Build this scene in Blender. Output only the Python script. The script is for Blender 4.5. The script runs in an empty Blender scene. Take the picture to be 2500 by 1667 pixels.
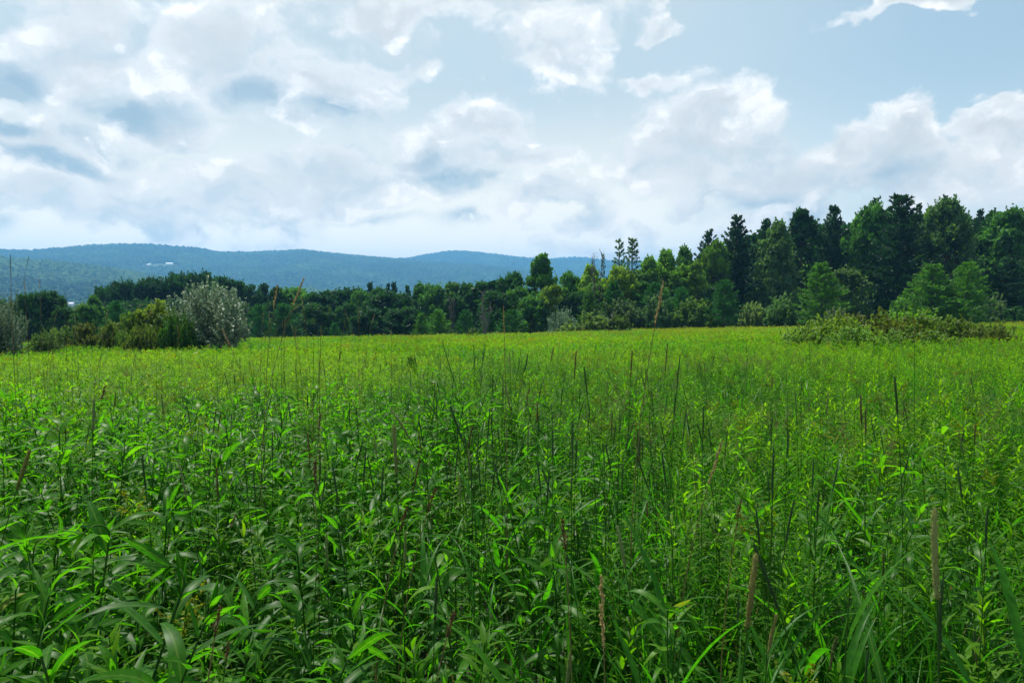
import bpy, math, random
import numpy as np
from mathutils import Matrix, Vector, Euler

scene = bpy.context.scene
COL = scene.collection
R = math.radians
rng = np.random.default_rng(7)
random.seed(7)

# ------------------------------------------------------------------ camera
F_PX, CU, CV, V_HOR = 1667.0, 1250.0, 833.5, 712.0      # photo pixels, 2500 x 1667
PITCH = math.atan((CV - V_HOR) / F_PX)
CAM_Z = 1.65
cam_data = bpy.data.cameras.new('camera')
cam = bpy.data.objects.new('camera', cam_data)
COL.objects.link(cam)
cam_data.lens = 24.0
cam_data.sensor_width = 36.0
cam_data.clip_start = 0.05
cam_data.clip_end = 60000
cam.location = (0, 0, CAM_Z)
cam.rotation_euler = (math.pi / 2 - PITCH, 0, 0)
scene.camera = cam


def ray(u, v):
    dx, dz = (u - CU) / F_PX, -(v - CV) / F_PX
    c, s = math.cos(PITCH), math.sin(PITCH)
    return Vector((dx, c + s * dz, -s + c * dz))


def at(u, v, Y):
    d = ray(u, v)
    t = Y / d.y
    return Vector((d.x * t, Y, CAM_Z + d.z * t))


def ae(u, v):
    d = ray(u, v).normalized()
    return math.atan2(d.x, d.y), math.asin(d.z)


# ------------------------------------------------------------------ node helper
class NG:
    def __init__(self, tree):
        self.t, self.n, self.l = tree, tree.nodes, tree.links

    def put(self, sock, v):
        if isinstance(v, bpy.types.NodeSocket):
            self.l.new(v, sock)
        elif v is not None:
            if hasattr(sock.default_value, '__len__'):
                k = len(sock.default_value)
                v = tuple(v)
                if len(v) < k:
                    v = v + (1.0,) * (k - len(v))
                sock.default_value = v[:k]
            else:
                sock.default_value = v

    def m(self, op, a, b=None, c=None, clamp=False):
        nd = self.n.new('ShaderNodeMath')
        nd.operation = op
        nd.use_clamp = clamp
        for i, v in enumerate((a, b, c)):
            if v is not None:
                self.put(nd.inputs[i], v)
        return nd.outputs[0]

    def vm(self, op, a, b=None, scale=None):
        nd = self.n.new('ShaderNodeVectorMath')
        nd.operation = op
        self.put(nd.inputs[0], a)
        if b is not None:
            self.put(nd.inputs[1], b)
        if scale is not None:
            self.put(nd.inputs['Scale'], scale)
        return nd.outputs['Value'] if op in ('LENGTH', 'DOT_PRODUCT', 'DISTANCE') else nd.outputs[0]

    def mix(self, f, a, b, mode='MIX'):
        nd = self.n.new('ShaderNodeMix')
        nd.data_type = 'RGBA'
        nd.blend_type = mode
        self.put(nd.inputs[0], f)
        self.put(nd.inputs[6], a)
        self.put(nd.inputs[7], b)
        return nd.outputs[2]

    def noise(self, vec, scale, detail=3, rough=.5, color=False, lac=2.0):
        nd = self.n.new('ShaderNodeTexNoise')
        if vec is not None:
            self.put(nd.inputs['Vector'], vec)
        nd.inputs['Scale'].default_value = scale
        nd.inputs['Detail'].default_value = detail
        nd.inputs['Roughness'].default_value = rough
        nd.inputs['Lacunarity'].default_value = lac
        return nd.outputs['Color' if color else 0]

    def mapr(self, v, a, b, c=0.0, d=1.0, smooth=True):
        nd = self.n.new('ShaderNodeMapRange')
        nd.interpolation_type = 'SMOOTHSTEP' if smooth else 'LINEAR'
        self.put(nd.inputs[0], v)
        for i, q in enumerate((a, b, c, d)):
            self.put(nd.inputs[i + 1], q)
        return nd.outputs[0]

    def sep(self, v):
        nd = self.n.new('ShaderNodeSeparateXYZ')
        self.put(nd.inputs[0], v)
        return nd.outputs

    def comb(self, x, y, z=0.0):
        nd = self.n.new('ShaderNodeCombineXYZ')
        for i, v in enumerate((x, y, z)):
            self.put(nd.inputs[i], v)
        return nd.outputs[0]


# ------------------------------------------------------------------ world: clear sky and summer clouds
SUN_EL, SUN_AZ = 62.0, -28.0                 # ahead of the camera, a little to the left, above the frame
world = bpy.data.worlds.new('World')
scene.world = world
world.use_nodes = True
wt = world.node_tree
wt.nodes.clear()
W = NG(wt)

CLOUDS = [  # u, v, half width, half height, strength (photo pixels)
    (150, 120, 330, 170, 1.0), (560, 130, 330, 150, 1.0), (800, 200, 170, 105, 1.0), (955, 120, 120, 60, 1.0),
    (930, 20, 380, 60, .9), (1330, 40, 190, 110, .8), (1350, 160, 130, 60, .75),
    (90, 360, 290, 90, 1.0), (400, 290, 150, 70, .9), (1150, 300, 150, 85, 1.1), (1240, 380, 190, 75, 1.1),
    (1060, 370, 150, 100, 1.0), (1580, 190, 95, 45, .9), (1620, 35, 65, 35, .9), (1730, 280, 130, 75, 1.0), (1820, 350, 160, 70, 1.0),
    (1700, 400, 260, 110, .9), (2060, 350, 110, 50, .9), (2230, 350, 170, 95, 1.3), (2450, 355, 140, 80, 1.2), (1720, 320, 190, 115, 1.25), (1900, 440, 330, 110, 1.2),
    (2300, 430, 330, 110, .9), (1750, 482, 70, 14, 1.1), (2300, 5, 380, 40, 1.0), (1330, 500, 170, 50, .8),
    (800, 450, 450, 75, .85), (300, 500, 520, 80, .8), (1900, 600, 600, 50, .7),
]
SHADES = [  # blue-grey undersides
    (30, 200, 85, 60, 1.0), (340, 285, 115, 42, .9), (640, 235, 90, 34, .95), (800, 270, 110, 36, .75), (110, 392, 130, 22, 1.0),
    (20, 315, 75, 22, .9), (1120, 440, 130, 26, 1.0), (1060, 395, 70, 40, .5), (1140, 540, 80, 22, .6), (20, 545, 60, 25, .55),
    (1900, 515, 220, 34, .62), (2200, 430, 85, 42, .5), (880, 540, 160, 10, .4), (560, 560, 220, 10, .35), (240, 340, 80, 24, .5),
    (1420, 150, 60, 30, .35),
]

CAPS = [  # sunlit tops
    (285, 112, 95, 26, 1.0), (950, 84, 75, 26, 1.2), (700, 135, 90, 30, .7), (1175, 250, 110, 34, 1.1), (1280, 335, 110, 28, 1.0), (1090, 345, 70, 26, .7),
    (1705, 232, 80, 30, 1.0), (1795, 295, 70, 30, .9), (1545, 175, 85, 24, .8), (2235, 285, 80, 24, .9), (2030, 335, 75, 24, .8), (2440, 300, 90, 24, .8),
    (1620, 30, 55, 26, .8), (1760, 484, 60, 12, .9), (60, 90, 90, 40, .6), (450, 330, 60, 30, .6), (760, 440, 160, 22, .6), (130, 290, 110, 24, .5),
]


def cloud_group():
    g = bpy.data.node_groups.new('cloud_field', 'ShaderNodeTree')
    g.interface.new_socket('Dir', in_out='INPUT', socket_type='NodeSocketVector')
    g.interface.new_socket('Field', in_out='OUTPUT', socket_type='NodeSocketFloat')
    g.interface.new_socket('Shade', in_out='OUTPUT', socket_type='NodeSocketFloat')
    g.interface.new_socket('Lit', in_out='OUTPUT', socket_type='NodeSocketFloat')
    g.interface.new_socket('Cap', in_out='OUTPUT', socket_type='NodeSocketFloat')
    G = NG(g)
    gi, go = g.nodes.new('NodeGroupInput'), g.nodes.new('NodeGroupOutput')
    d = gi.outputs[0]
    st = G.vm('MULTIPLY', d, (1, 1, 1.35))
    n1 = G.noise(st, 7.0, 2, .5, color=True)
    n2 = G.noise(st, 19.0, 4, .55, color=True)
    w = G.vm('ADD', G.vm('SCALE', G.vm('SUBTRACT', n1, (.5, .5, .5)), scale=.15),
             G.vm('SCALE', G.vm('SUBTRACT', n2, (.5, .5, .5)), scale=.085))
    x, y, z = G.sep(G.vm('NORMALIZE', G.vm('ADD', d, w)))
    P = G.comb(G.m('ARCTAN2', x, y), G.m('ARCSINE', z), 0)

    def blobs(lst, soft, P=P):
        acc = None
        for u, v, ru, rv, k in lst:
            a, e = ae(u, v)
            a2, _ = ae(u + ru, v)
            _, e2 = ae(u, v - rv)
            q = G.vm('MULTIPLY', G.vm('SUBTRACT', P, (a, e, 0)), (1 / (a2 - a), 1 / (e2 - e), 0))
            f = G.m('MULTIPLY', G.m('SUBTRACT', 1.0, G.vm('LENGTH', q)), k)
            acc = f if acc is None else G.m('SMOOTH_MAX', acc, f, soft)
        return acc

    xs_, ys_, zs_ = G.sep(G.vm('NORMALIZE', G.vm('ADD', d, G.vm('SCALE', w, scale=.42))))
    PS = G.comb(G.m('ARCTAN2', xs_, ys_), G.m('ARCSINE', zs_), 0)
    cov = G.m('ADD', G.m('MAXIMUM', blobs(CLOUDS, .25), -.62), .2)

    def puffs(vec):
        vor = g.nodes.new('ShaderNodeTexVoronoi')
        G.put(vor.inputs['Vector'], vec)
        vor.inputs['Scale'].default_value = 9.5
        vor.inputs['Detail'].default_value = 2.0
        vor.inputs['Roughness'].default_value = .5
        return G.m('ADD', G.m('MULTIPLY', G.m('SUBTRACT', .45, vor.outputs['Distance']), .8),
                   G.m('MULTIPLY', G.m('SUBTRACT', G.noise(vec, 24, 5, .62), .5), .95))
    sw = G.vm('ADD', st, G.vm('SCALE', w, scale=.6))
    p1 = puffs(sw)
    p2 = puffs(G.vm('ADD', sw, (-.008, 0, .032)))
    low = G.m('SUBTRACT', G.noise(st, 2.6, 2, .55), .5)
    f = G.m('ADD', G.m('ADD', cov, G.m('MULTIPLY', p1, .8)), G.m('MULTIPLY', low, .8))
    g.links.new(f, go.inputs[0])
    g.links.new(G.m('SUBTRACT', p1, p2), go.inputs[2])
    soft_n = G.m('SUBTRACT', G.noise(st, 11, 4, .6), .5)
    sh = G.m('ADD', blobs([(u, v, ru * 1.3, rv * 1.45, k) for u, v, ru, rv, k in SHADES], .2, PS), G.m('MULTIPLY', soft_n, 1.1))
    cap = G.m('ADD', blobs(CAPS, .1, PS), G.m('MULTIPLY', p1, .9))
    g.links.new(cap, go.inputs[3])
    g.links.new(sh, go.inputs[1])
    return g


tc = wt.nodes.new('ShaderNodeTexCoord')
DIR = W.vm('NORMALIZE', tc.outputs['Generated'])
cg = cloud_group()
g1 = wt.nodes.new('ShaderNodeGroup'); g1.node_tree = cg
wt.links.new(DIR, g1.inputs[0])
_, _, dz = W.sep(DIR)
field, lit = g1.outputs[0], g1.outputs[2]
dens = W.mapr(field, -.28, .24)
thick = W.mapr(field, .1, 1.1)
sky = wt.nodes.new('ShaderNodeTexSky')
sky.sky_type = 'NISHITA'
sky.sun_disc = False
sky.sun_elevation = R(SUN_EL)
sky.sun_rotation = R(SUN_AZ)
sky.air_density = 1.0
sky.dust_density = 1.6
sky.ozone_density = 1.0
SKY_STR = 0.10
bg1 = wt.nodes.new('ShaderNodeBackground')
W.put(bg1.inputs[0], W.mix(1.0, sky.outputs[0], (.92, 1.06, .94), 'MULTIPLY'))
bg1.inputs[1].default_value = SKY_STR
# thin high veil that whitens the clear parts
veil = wt.nodes.new('ShaderNodeBackground')
VCOL = W.mix(W.mapr(dz, .02, .30), (1.06, .95, .74), (.45, .53, .555))
W.put(veil.inputs[0], VCOL)
VF = W.m('ADD', W.mapr(W.noise(DIR, 2.2, 4, .55), .30, .60, .68, .98), W.mapr(dz, .02, .34, .95, .0), clamp=True)
_vx, _, _ = W.sep(DIR)
VF = W.m('MULTIPLY', VF, W.mapr(_vx, .12, .55, 1.0, .42))
mx1 = wt.nodes.new('ShaderNodeMixShader')
wt.links.new(VF, mx1.inputs[0]); wt.links.new(bg1.outputs[0], mx1.inputs[1]); wt.links.new(veil.outputs[0], mx1.inputs[2])
# cloud colours: lit rims, soft greyish bodies, blue-grey undersides
body = W.mix(thick, (.65, .67, .665), (.50, .53, .535))
rim = W.m('MULTIPLY', W.mapr(lit, .05, .42), W.mapr(field, .95, .25, .3, 1.0))
rim = W.m('MAXIMUM', rim, W.mapr(g1.outputs[3], .16, .52))
body = W.mix(rim, body, (.84, .83, .81))
back = W.mapr(lit, .03, -.42)
body = W.mix(W.m('MULTIPLY', back, .8), body, (.45, .52, .55))
shd = W.m('MULTIPLY', W.mapr(g1.outputs[1], -.15, .75), W.m('SUBTRACT', 1.0, W.m('MULTIPLY', rim, .7)))
body = W.mix(W.m('MULTIPLY', shd, .9), body, (.25, .355, .43))
bgc = wt.nodes.new('ShaderNodeBackground')
W.put(bgc.inputs[0], W.mix(1.0, body, W.mix(W.mapr(dz, .03, .30), (1.16, 1.05, .92), (1, 1, 1)), 'MULTIPLY'))
bgc.inputs[1].default_value = 1.0
mx2 = wt.nodes.new('ShaderNodeMixShader')
dens2 = W.m('MAXIMUM', dens, W.m('MULTIPLY', shd, .8))
wt.links.new(W.m('MULTIPLY', dens2, .97), mx2.inputs[0])
wt.links.new(mx1.outputs[0], mx2.inputs[1]); wt.links.new(bgc.outputs[0], mx2.inputs[2])
# below the horizon the world is plain dull green earth, never seen past the ground sheet
wo = wt.nodes.new('ShaderNodeOutputWorld')
wt.links.new(mx2.outputs[0], wo.inputs[0])
world.cycles.sampling_method = 'MANUAL'
world.cycles.sample_map_resolution = 256

sun_d = bpy.data.lights.new('sun', 'SUN')
sun_d.energy = 5.0
sun_d.angle = R(0.6)
sun_d.color = (1.0, .95, .86)
sun = bpy.data.objects.new('sun', sun_d)
COL.objects.link(sun)
sd = Vector((math.sin(R(SUN_AZ)) * math.cos(R(SUN_EL)), math.cos(R(SUN_AZ)) * math.cos(R(SUN_EL)), math.sin(R(SUN_EL))))
sun.rotation_euler = sd.to_track_quat('Z', 'Y').to_euler()
sun.location = sd * 60

vs = scene.view_settings
vs.view_transform = 'Standard'
vs.look = 'None'
vs.gamma = 1.0
vs.exposure = 0.5
vs.use_curve_mapping = False
cy = scene.cycles
cy.use_denoising = True
cy.denoiser = 'OPENIMAGEDENOISE'
cy.denoising_input_passes = 'RGB_ALBEDO_NORMAL'
cy.max_bounces = 7
cy.diffuse_bounces = 3
cy.glossy_bounces = 2
cy.transmission_bounces = 4
cy.volume_bounces = 1
cy.caustics_reflective = False
cy.caustics_refractive = False
cy.sample_clamp_indirect = 6


# ------------------------------------------------------------------ mesh helpers
def mk_mesh(name, V, Q, mats, rnd=None, mi=None, smooth=True, rib=None):
    me = bpy.data.meshes.new(name)
    V = np.asarray(V, np.float32).reshape(-1, 3)
    Q = np.asarray(Q, np.int32)
    n, k = Q.shape
    me.vertices.add(len(V))
    me.vertices.foreach_set('co', V.ravel())
    me.loops.add(n * k)
    me.loops.foreach_set('vertex_index', Q.ravel())
    me.polygons.add(n)
    me.polygons.foreach_set('loop_start', np.arange(0, n * k, k, dtype=np.int32))
    for m in (mats if isinstance(mats, (list, tuple)) else [mats]):
        me.materials.append(m)
    if mi is not None:
        me.polygons.foreach_set('material_index', np.asarray(mi, np.int32))
    if rnd is not None:
        a = me.attributes.new('rnd', 'FLOAT', 'POINT')
        a.data.foreach_set('value', np.asarray(rnd, np.float32))
    if rib is not None:
        a = me.attributes.new('rib', 'FLOAT', 'POINT')
        a.data.foreach_set('value', np.asarray(rib, np.float32))
    me.update(calc_edges=True)
    me.polygons.foreach_set('use_smooth', np.full(n, smooth))
    return me


class MB:
    """collects quad pieces for one mesh"""
    def __init__(self):
        self.V, self.Q, self.R, self.M, self.B, self.n = [], [], [], [], [], 0

    def add(self, V, Q, rnd=.5, mi=0, rib=False):
        V = np.asarray(V, float).reshape(-1, 3)
        Q = np.asarray(Q, int)
        self.V.append(V)
        self.Q.append(Q + self.n)
        self.R.append(np.broadcast_to(np.asarray(rnd, float), (len(V),)))
        self.M.append(np.full(len(Q), mi))
        self.B.append(np.tile([0., 1., 0.], len(V) // 3) if rib else np.zeros(len(V)))
        self.n += len(V)

    def mesh(self, name, mats, smooth=True):
        return mk_mesh(name, np.concatenate(self.V), np.concatenate(self.Q), mats,
                       np.concatenate(self.R), np.concatenate(self.M), smooth, np.concatenate(self.B) if any(x.any() for x in self.B) else None)


def link(name, me, parent=None, **props):
    o = bpy.data.objects.new(name, me)
    COL.objects.link(o)
    if parent is not None:
        o.parent = parent
    for k, v in props.items():
        o[k] = v
    return o


def tag(o, label, cat, group=None):
    o['label'] = label
    o['category'] = cat
    if group:
        o['group'] = group
    return o


def frame(d):
    d = np.asarray(d, float)
    d = d / (np.linalg.norm(d) + 1e-12)
    a = np.array([0, 0, 1.0]) if abs(d[2]) < .9 else np.array([1.0, 0, 0])
    x = np.cross(a, d); x /= np.linalg.norm(x)
    return x, np.cross(d, x)


def tube(pts, radii, ns=5):
    pts = np.asarray(pts, float)
    n = len(pts)
    ang = np.linspace(0, 2 * np.pi, ns, endpoint=False)
    V = np.zeros((n, ns, 3))
    for i in range(n):
        d = pts[min(i + 1, n - 1)] - pts[max(i - 1, 0)]
        x, y = frame(d)
        V[i] = pts[i] + radii[i] * (np.cos(ang)[:, None] * x + np.sin(ang)[:, None] * y)
    i, j = np.meshgrid(np.arange(n - 1), np.arange(ns), indexing='ij')
    j2 = (j + 1) % ns
    Q = np.stack([i * ns + j, i * ns + j2, (i + 1) * ns + j2, (i + 1) * ns + j], -1).reshape(-1, 4)
    return V.reshape(-1, 3), Q


def smooth01(x, a, b):
    t = np.clip((x - a) / (b - a), 0, 1)
    return t * t * (3 - 2 * t)


def vnoise(x, y, seed=0):
    """cheap smooth 2D value noise in 0..1"""
    x, y = np.asarray(x, float), np.asarray(y, float)
    xi, yi = np.floor(x), np.floor(y)
    fx, fy = x - xi, y - yi
    fx, fy = fx * fx * (3 - 2 * fx), fy * fy * (3 - 2 * fy)

    def h(a, b):
        s = np.sin(a * 127.1 + b * 311.7 + seed * 74.7) * 43758.5453
        return s - np.floor(s)
    return ((h(xi, yi) * (1 - fx) + h(xi + 1, yi) * fx) * (1 - fy) + (h(xi, yi + 1) * (1 - fx) + h(xi + 1, yi + 1) * fx) * fy)


# ------------------------------------------------------------------ materials
def new_mat(name):
    m = bpy.data.materials.new(name)
    m.use_nodes = True
    m.node_tree.nodes.clear()
    g = NG(m.node_tree)
    out = m.node_tree.nodes.new('ShaderNodeOutputMaterial')
    return m, g, out


def leaf_mat(name, c_dark, c_mid, c_light, trans=.42, trans_col=None, rough=.5, spec=.3, objcol=False, spread=.6, veins=False):
    """leaf: diffuse and gloss mixed with light coming through; colour varies leaf by leaf and plant by plant"""
    m, g, out = new_mat(name)
    n = m.node_tree.nodes
    at_r = n.new('ShaderNodeAttribute'); at_r.attribute_name = 'rnd'
    at_t = n.new('ShaderNodeAttribute'); at_t.attribute_type = 'INSTANCER'; at_t.attribute_name = 'tint'
    oi = n.new('ShaderNodeObjectInfo')
    h = g.m('ADD', at_t.outputs['Fac'], g.m('MULTIPLY', g.m('SUBTRACT', at_r.outputs['Fac'], .5), spread))
    h = g.m('ADD', h, g.m('MULTIPLY', g.m('SUBTRACT', oi.outputs['Random'], .5), .3), clamp=True)
    ramp = n.new('ShaderNodeValToRGB')
    g.put(ramp.inputs[0], h)
    e = ramp.color_ramp.elements
    e[0].position, e[0].color = 0, (*c_dark, 1)
    e[1].position, e[1].color = 1, (*c_light, 1)
    q = e.new(.5); q.color = (*c_mid, 1)
    if veins:
        e[len(e) - 1].position = .93
        q = e.new(1.0); q.color = (.20, .22, .03, 1)
    col = ramp.outputs[0]
    if objcol:
        col = g.mix(1.0, col, oi.outputs['Color'], 'MULTIPLY')
    elif veins:   # mottled blade with a paler midrib
        tcn = n.new('ShaderNodeTexCoord')
        mot = g.mapr(g.noise(tcn.outputs['Object'], 55, 3, .6), .3, .7, .78, 1.22)
        col = g.mix(1.0, col, g.comb(mot, mot, mot), 'MULTIPLY')
        rb = n.new('ShaderNodeAttribute'); rb.attribute_name = 'rib'
        col = g.mix(g.mapr(rb.outputs['Fac'], .78, 1.0, 0, .55), col, (.16, .27, .045))
    p = n.new('ShaderNodeBsdfPrincipled')
    g.put(p.inputs['Base Color'], col)
    p.inputs['Roughness'].default_value = rough
    p.inputs['Specular IOR Level'].default_value = spec
    tr = n.new('ShaderNodeBsdfTranslucent')
    tcol = g.mix(1.0, col, trans_col or (1.9, 1.55, .7), 'MULTIPLY')
    g.put(tr.inputs[0], tcol)
    mx = n.new('ShaderNodeMixShader')
    mx.inputs[0].default_value = trans
    g.l.new(p.outputs[0], mx.inputs[1]); g.l.new(tr.outputs[0], mx.inputs[2])
    g.l.new(mx.outputs[0], out.inputs[0])
    return m


def plain_mat(name, c1, c2, scale=8, rough=.8, spec=.3, objcol=False):
    m, g, out = new_mat(name)
    n = m.node_tree.nodes
    tcn = n.new('ShaderNodeTexCoord')
    f = g.mapr(g.noise(tcn.outputs['Object'], scale, 4, .6), .3, .7)
    col = g.mix(f, (*c1, 1), (*c2, 1))
    if objcol:
        oi = n.new('ShaderNodeObjectInfo')
        col = g.mix(1.0, col, oi.outputs['Color'], 'MULTIPLY')
    p = n.new('ShaderNodeBsdfPrincipled')
    g.put(p.inputs['Base Color'], col)
    p.inputs['Roughness'].default_value = rough
    p.inputs['Specular IOR Level'].default_value = spec
    g.l.new(p.outputs[0], out.inputs[0])
    return m


M_SOIL = plain_mat('soil_and_litter', (.008, .014, .004), (.018, .026, .008), 3)
M_FOREST_FLOOR = plain_mat('hill_ground', (.03, .06, .015), (.05, .085, .02), .02)
M_BARK = plain_mat('bark', (.045, .036, .028), (.09, .075, .06), 3)
M_GREYBARK = plain_mat('weathered_bark', (.10, .09, .08), (.17, .155, .14), 3)
M_TREE = leaf_mat('tree_leaves', (.5, .55, .55), (1, 1, 1), (1.7, 1.6, 1.5), trans=.42, trans_col=(1.7, 1.7, .6), rough=.58, spec=.22, objcol=True, spread=.9)
M_SILVER = leaf_mat('silver_leaves', (.45, .55, .5), (1, 1, 1), (1.9, 1.75, 1.8), trans=.18, trans_col=(1.1, 1.2, .8), rough=.5, spec=.35, objcol=True, spread=1.0)
M_NEEDLE = leaf_mat('needles', (.55, .6, .6), (1, 1, 1), (1.45, 1.4, 1.3), trans=.34, trans_col=(1.6, 1.6, .6), rough=.55, spec=.3, objcol=True, spread=.9)
M_HILLTREE = leaf_mat('hill_tree_leaves', (.018, .048, .013), (.040, .092, .020), (.080, .155, .034), trans=.0, rough=.8, spec=.1, spread=.5)


# ------------------------------------------------------------------ the ground
def ground(x, y):
    x, y = np.asarray(x, float), np.asarray(y, float)
    r = np.hypot(x, y)
    plane = -.049 * y + .018 * np.clip(x, -300, 300)
    plane = np.where(y < 0, -.03 * y + .018 * np.clip(x, -300, 300), plane)
    az = x / np.maximum(y, 1.0)
    yb = 64 + 70 * smooth01(az, .02, .36)
    d = np.maximum(y - yb, 0)
    z = plane - .075 * d * smooth01(d, 0, 18)
    z = np.maximum(z, -13.5 - .001 * r)
    z = z + .05 * (vnoise(x * .25, y * .25, 3) - .5) * smooth01(r, 2, 8)
    f = smooth01(r, 170, 900)
    return z * (1 - f) + f * (-20 - 6 * smooth01(r, 1300, 4000))


def polar_grid(az0, az1, na, rs, zf):
    a = np.linspace(az0, az1, na)
    A, RR = np.meshgrid(a, rs, indexing='ij')
    X, Y = RR * np.sin(A), RR * np.cos(A)
    Z = zf(X, Y, A, RR)
    nr = len(rs)
    i, j = np.meshgrid(np.arange(na - 1), np.arange(nr - 1), indexing='ij')
    Q = np.stack([i * nr + j, (i + 1) * nr + j, (i + 1) * nr + j + 1, i * nr + j + 1], -1).reshape(-1, 4)[:, ::-1]
    return np.stack([X, Y, Z], -1).reshape(-1, 3), Q


rs = np.concatenate([[.01], np.geomspace(.6, 260, 110), np.geomspace(280, 14000, 40)])
V, Q = polar_grid(-math.pi, math.pi, 241, rs, lambda X, Y, A, RR: ground(X, Y))
link('ground', mk_mesh('ground', V, Q, M_SOIL), kind='structure')

# ------------------------------------------------------------------ the wooded hills
def profile(pts):
    us = np.array([p[0] for p in pts], float)
    azs = np.array([ae(p[0], p[1])[0] for p in pts])
    els = np.array([math.tan(ae(p[0], p[1])[1]) for p in pts])
    return lambda a: np.interp(a, azs, els)


HILLS = [  # ridge line in photo pixels, ridge distance, foot distance, back distance, tint, forest spacing
    ([(-900, 600), (-300, 632), (0, 634), (100, 640), (220, 652), (330, 668), (450, 690), (600, 706), (800, 716)], 2150, 1250, 3000, .86, 11.0, 1),
    ([(-1200, 575), (-400, 600), (-100, 616), (0, 614), (75, 615), (150, 609), (230, 602), (280, 600), (370, 600), (430, 605), (490, 610), (530, 618), (600, 619),
      (680, 616), (740, 613), (800, 620), (900, 629), (970, 635), (1076, 643), (1225, 653), (1300, 662), (1420, 690), (1700, 700)], 3700, 2300, 5200, .42, 12.5, 2),
    ([(500, 690), (800, 660), (930, 640), (1010, 631), (1060, 621), (1110, 615), (1160, 618), (1220, 625), (1290, 633), (1340, 636), (1500, 640),
      (1800, 650), (2600, 640), (3200, 640)], 4500, 3600, 6000, .5, 14.0, 3),
    ([(1200, 680), (1300, 642), (1360, 634), (1400, 632), (1440, 634), (1550, 650), (1800, 660)], 5300, 4700, 6500, .5, 18.0, 4),
]
HILL_PTS = []
hill_fns = []
for pts, r1, r0, r2, tint, sp, seed in HILLS:
    pf = profile(pts)

    def zf(X, Y, A, RR, pf=pf, r1=r1, r0=r0, r2=r2, seed=seed):
        wob = 220 * (vnoise(A * 9, RR * 0 + seed, seed) - .5)
        ridge = CAM_Z + pf(A) * r1 - 6
        t = np.clip((RR - r0 - wob * (1 - smooth01(RR, r1 - 300, r1))) / (r1 - r0), 0, 1)
        up = t ** 1.25 * (1.25 - .25 * t)
        spur = (vnoise(A * 22 + RR * .0012, RR * .0022, seed + 9) - .5) * 2 + (vnoise(A * 60, RR * .005, seed + 5) - .5)
        f = np.where(RR <= r1, up, 1 - .6 * smooth01(RR, r1, r2))
        base = -27.0
        z = base + (ridge - base) * f
        return z + np.where(RR <= r1, spur * 13 * np.sin(np.pi * np.clip(t, 0, 1)), 0)
    lo, hi = ae(pts[0][0], 700)[0], ae(pts[-1][0], 700)[0]
    V, Q = polar_grid(lo, hi, 260, np.concatenate([np.linspace(r0 - 120, r1, 60), np.linspace(r1 + 20, r2, 14)]), zf)
    link('hill', mk_mesh('hill', V, Q, M_FOREST_FLOOR), kind='structure')
    hill_fns.append((pf, zf))
    if seed == 2:   # where the line of sight to the farm meets the slope
        fa, fe = ae(414, 649)
        for FARM_R in np.arange(2400, 3700, 4.0):
            if zf(np.array([FARM_R * math.sin(fa)]), np.array([FARM_R * math.cos(fa)]), np.array([fa]), np.array([FARM_R]))[0] > CAM_Z + math.tan(fe) * FARM_R:
                break
    # the forest on its near face (and just over the crest)
    va, vb = max(lo, R(-42)), min(hi, R(12 if seed < 3 else 20))
    n_r = int((r1 + 90 - r0) / sp)
    for k in range(n_r):
        r = r0 + k * sp
        n_a = int((vb - va) * r / sp)
        a = va + (np.arange(n_a) + rng.uniform(-.45, .45, n_a)) * (vb - va) / n_a
        rr = r + rng.uniform(-.45, .45, n_a) * sp
        X, Y = rr * np.sin(a), rr * np.cos(a)
        Z = zf(X, Y, a, rr)
        keep = Z > ground(X, Y) - 1
        if seed == 2:   # the clearing round the farm
            keep &= ~((np.abs(a - ae(396, 650)[0]) < .024) & (rr > FARM_R - 75) & (rr < FARM_R + 30))
        fold_shade = vnoise(a * 30, rr * .006, 20 + seed)  # shading of the hill folds, painted as broad bands of tree tint
        tn = tint + .75 * (fold_shade - .5) + .35 * (vnoise(a * 90, rr * .012, 60 + seed) - .5) + rng.normal(0, .08, n_a)
        if seed == 1:   # conifers low on the left
            low = (rr < 1700) & (a < ae(330, 700)[0])
            tn = np.where(low, tn - .65, tn)
        s = sp / 11 * rng.uniform(.8, 1.25, n_a)
        HILL_PTS.append(np.stack([X, Y, Z, s, tn], 1)[keep])
# trees scattered over the valley floor
n = 5200
a = rng.uniform(R(-42), R(4), n); rr = np.sqrt(rng.uniform(360 ** 2, 1320 ** 2, n))
X, Y = rr * np.sin(a), rr * np.cos(a)
k = (vnoise(X * .012, Y * .012, 41) > .45) & ~((np.abs(a - ae(165, 734)[0]) < .016) & (rr > 600) & (rr < 1215))
HILL_PTS.append(np.stack([X, Y, ground(X, Y), rng.uniform(.45, .8, n), rng.uniform(.3, 1.0, n)], 1)[k])
HILL_PTS = np.concatenate(HILL_PTS)


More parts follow.
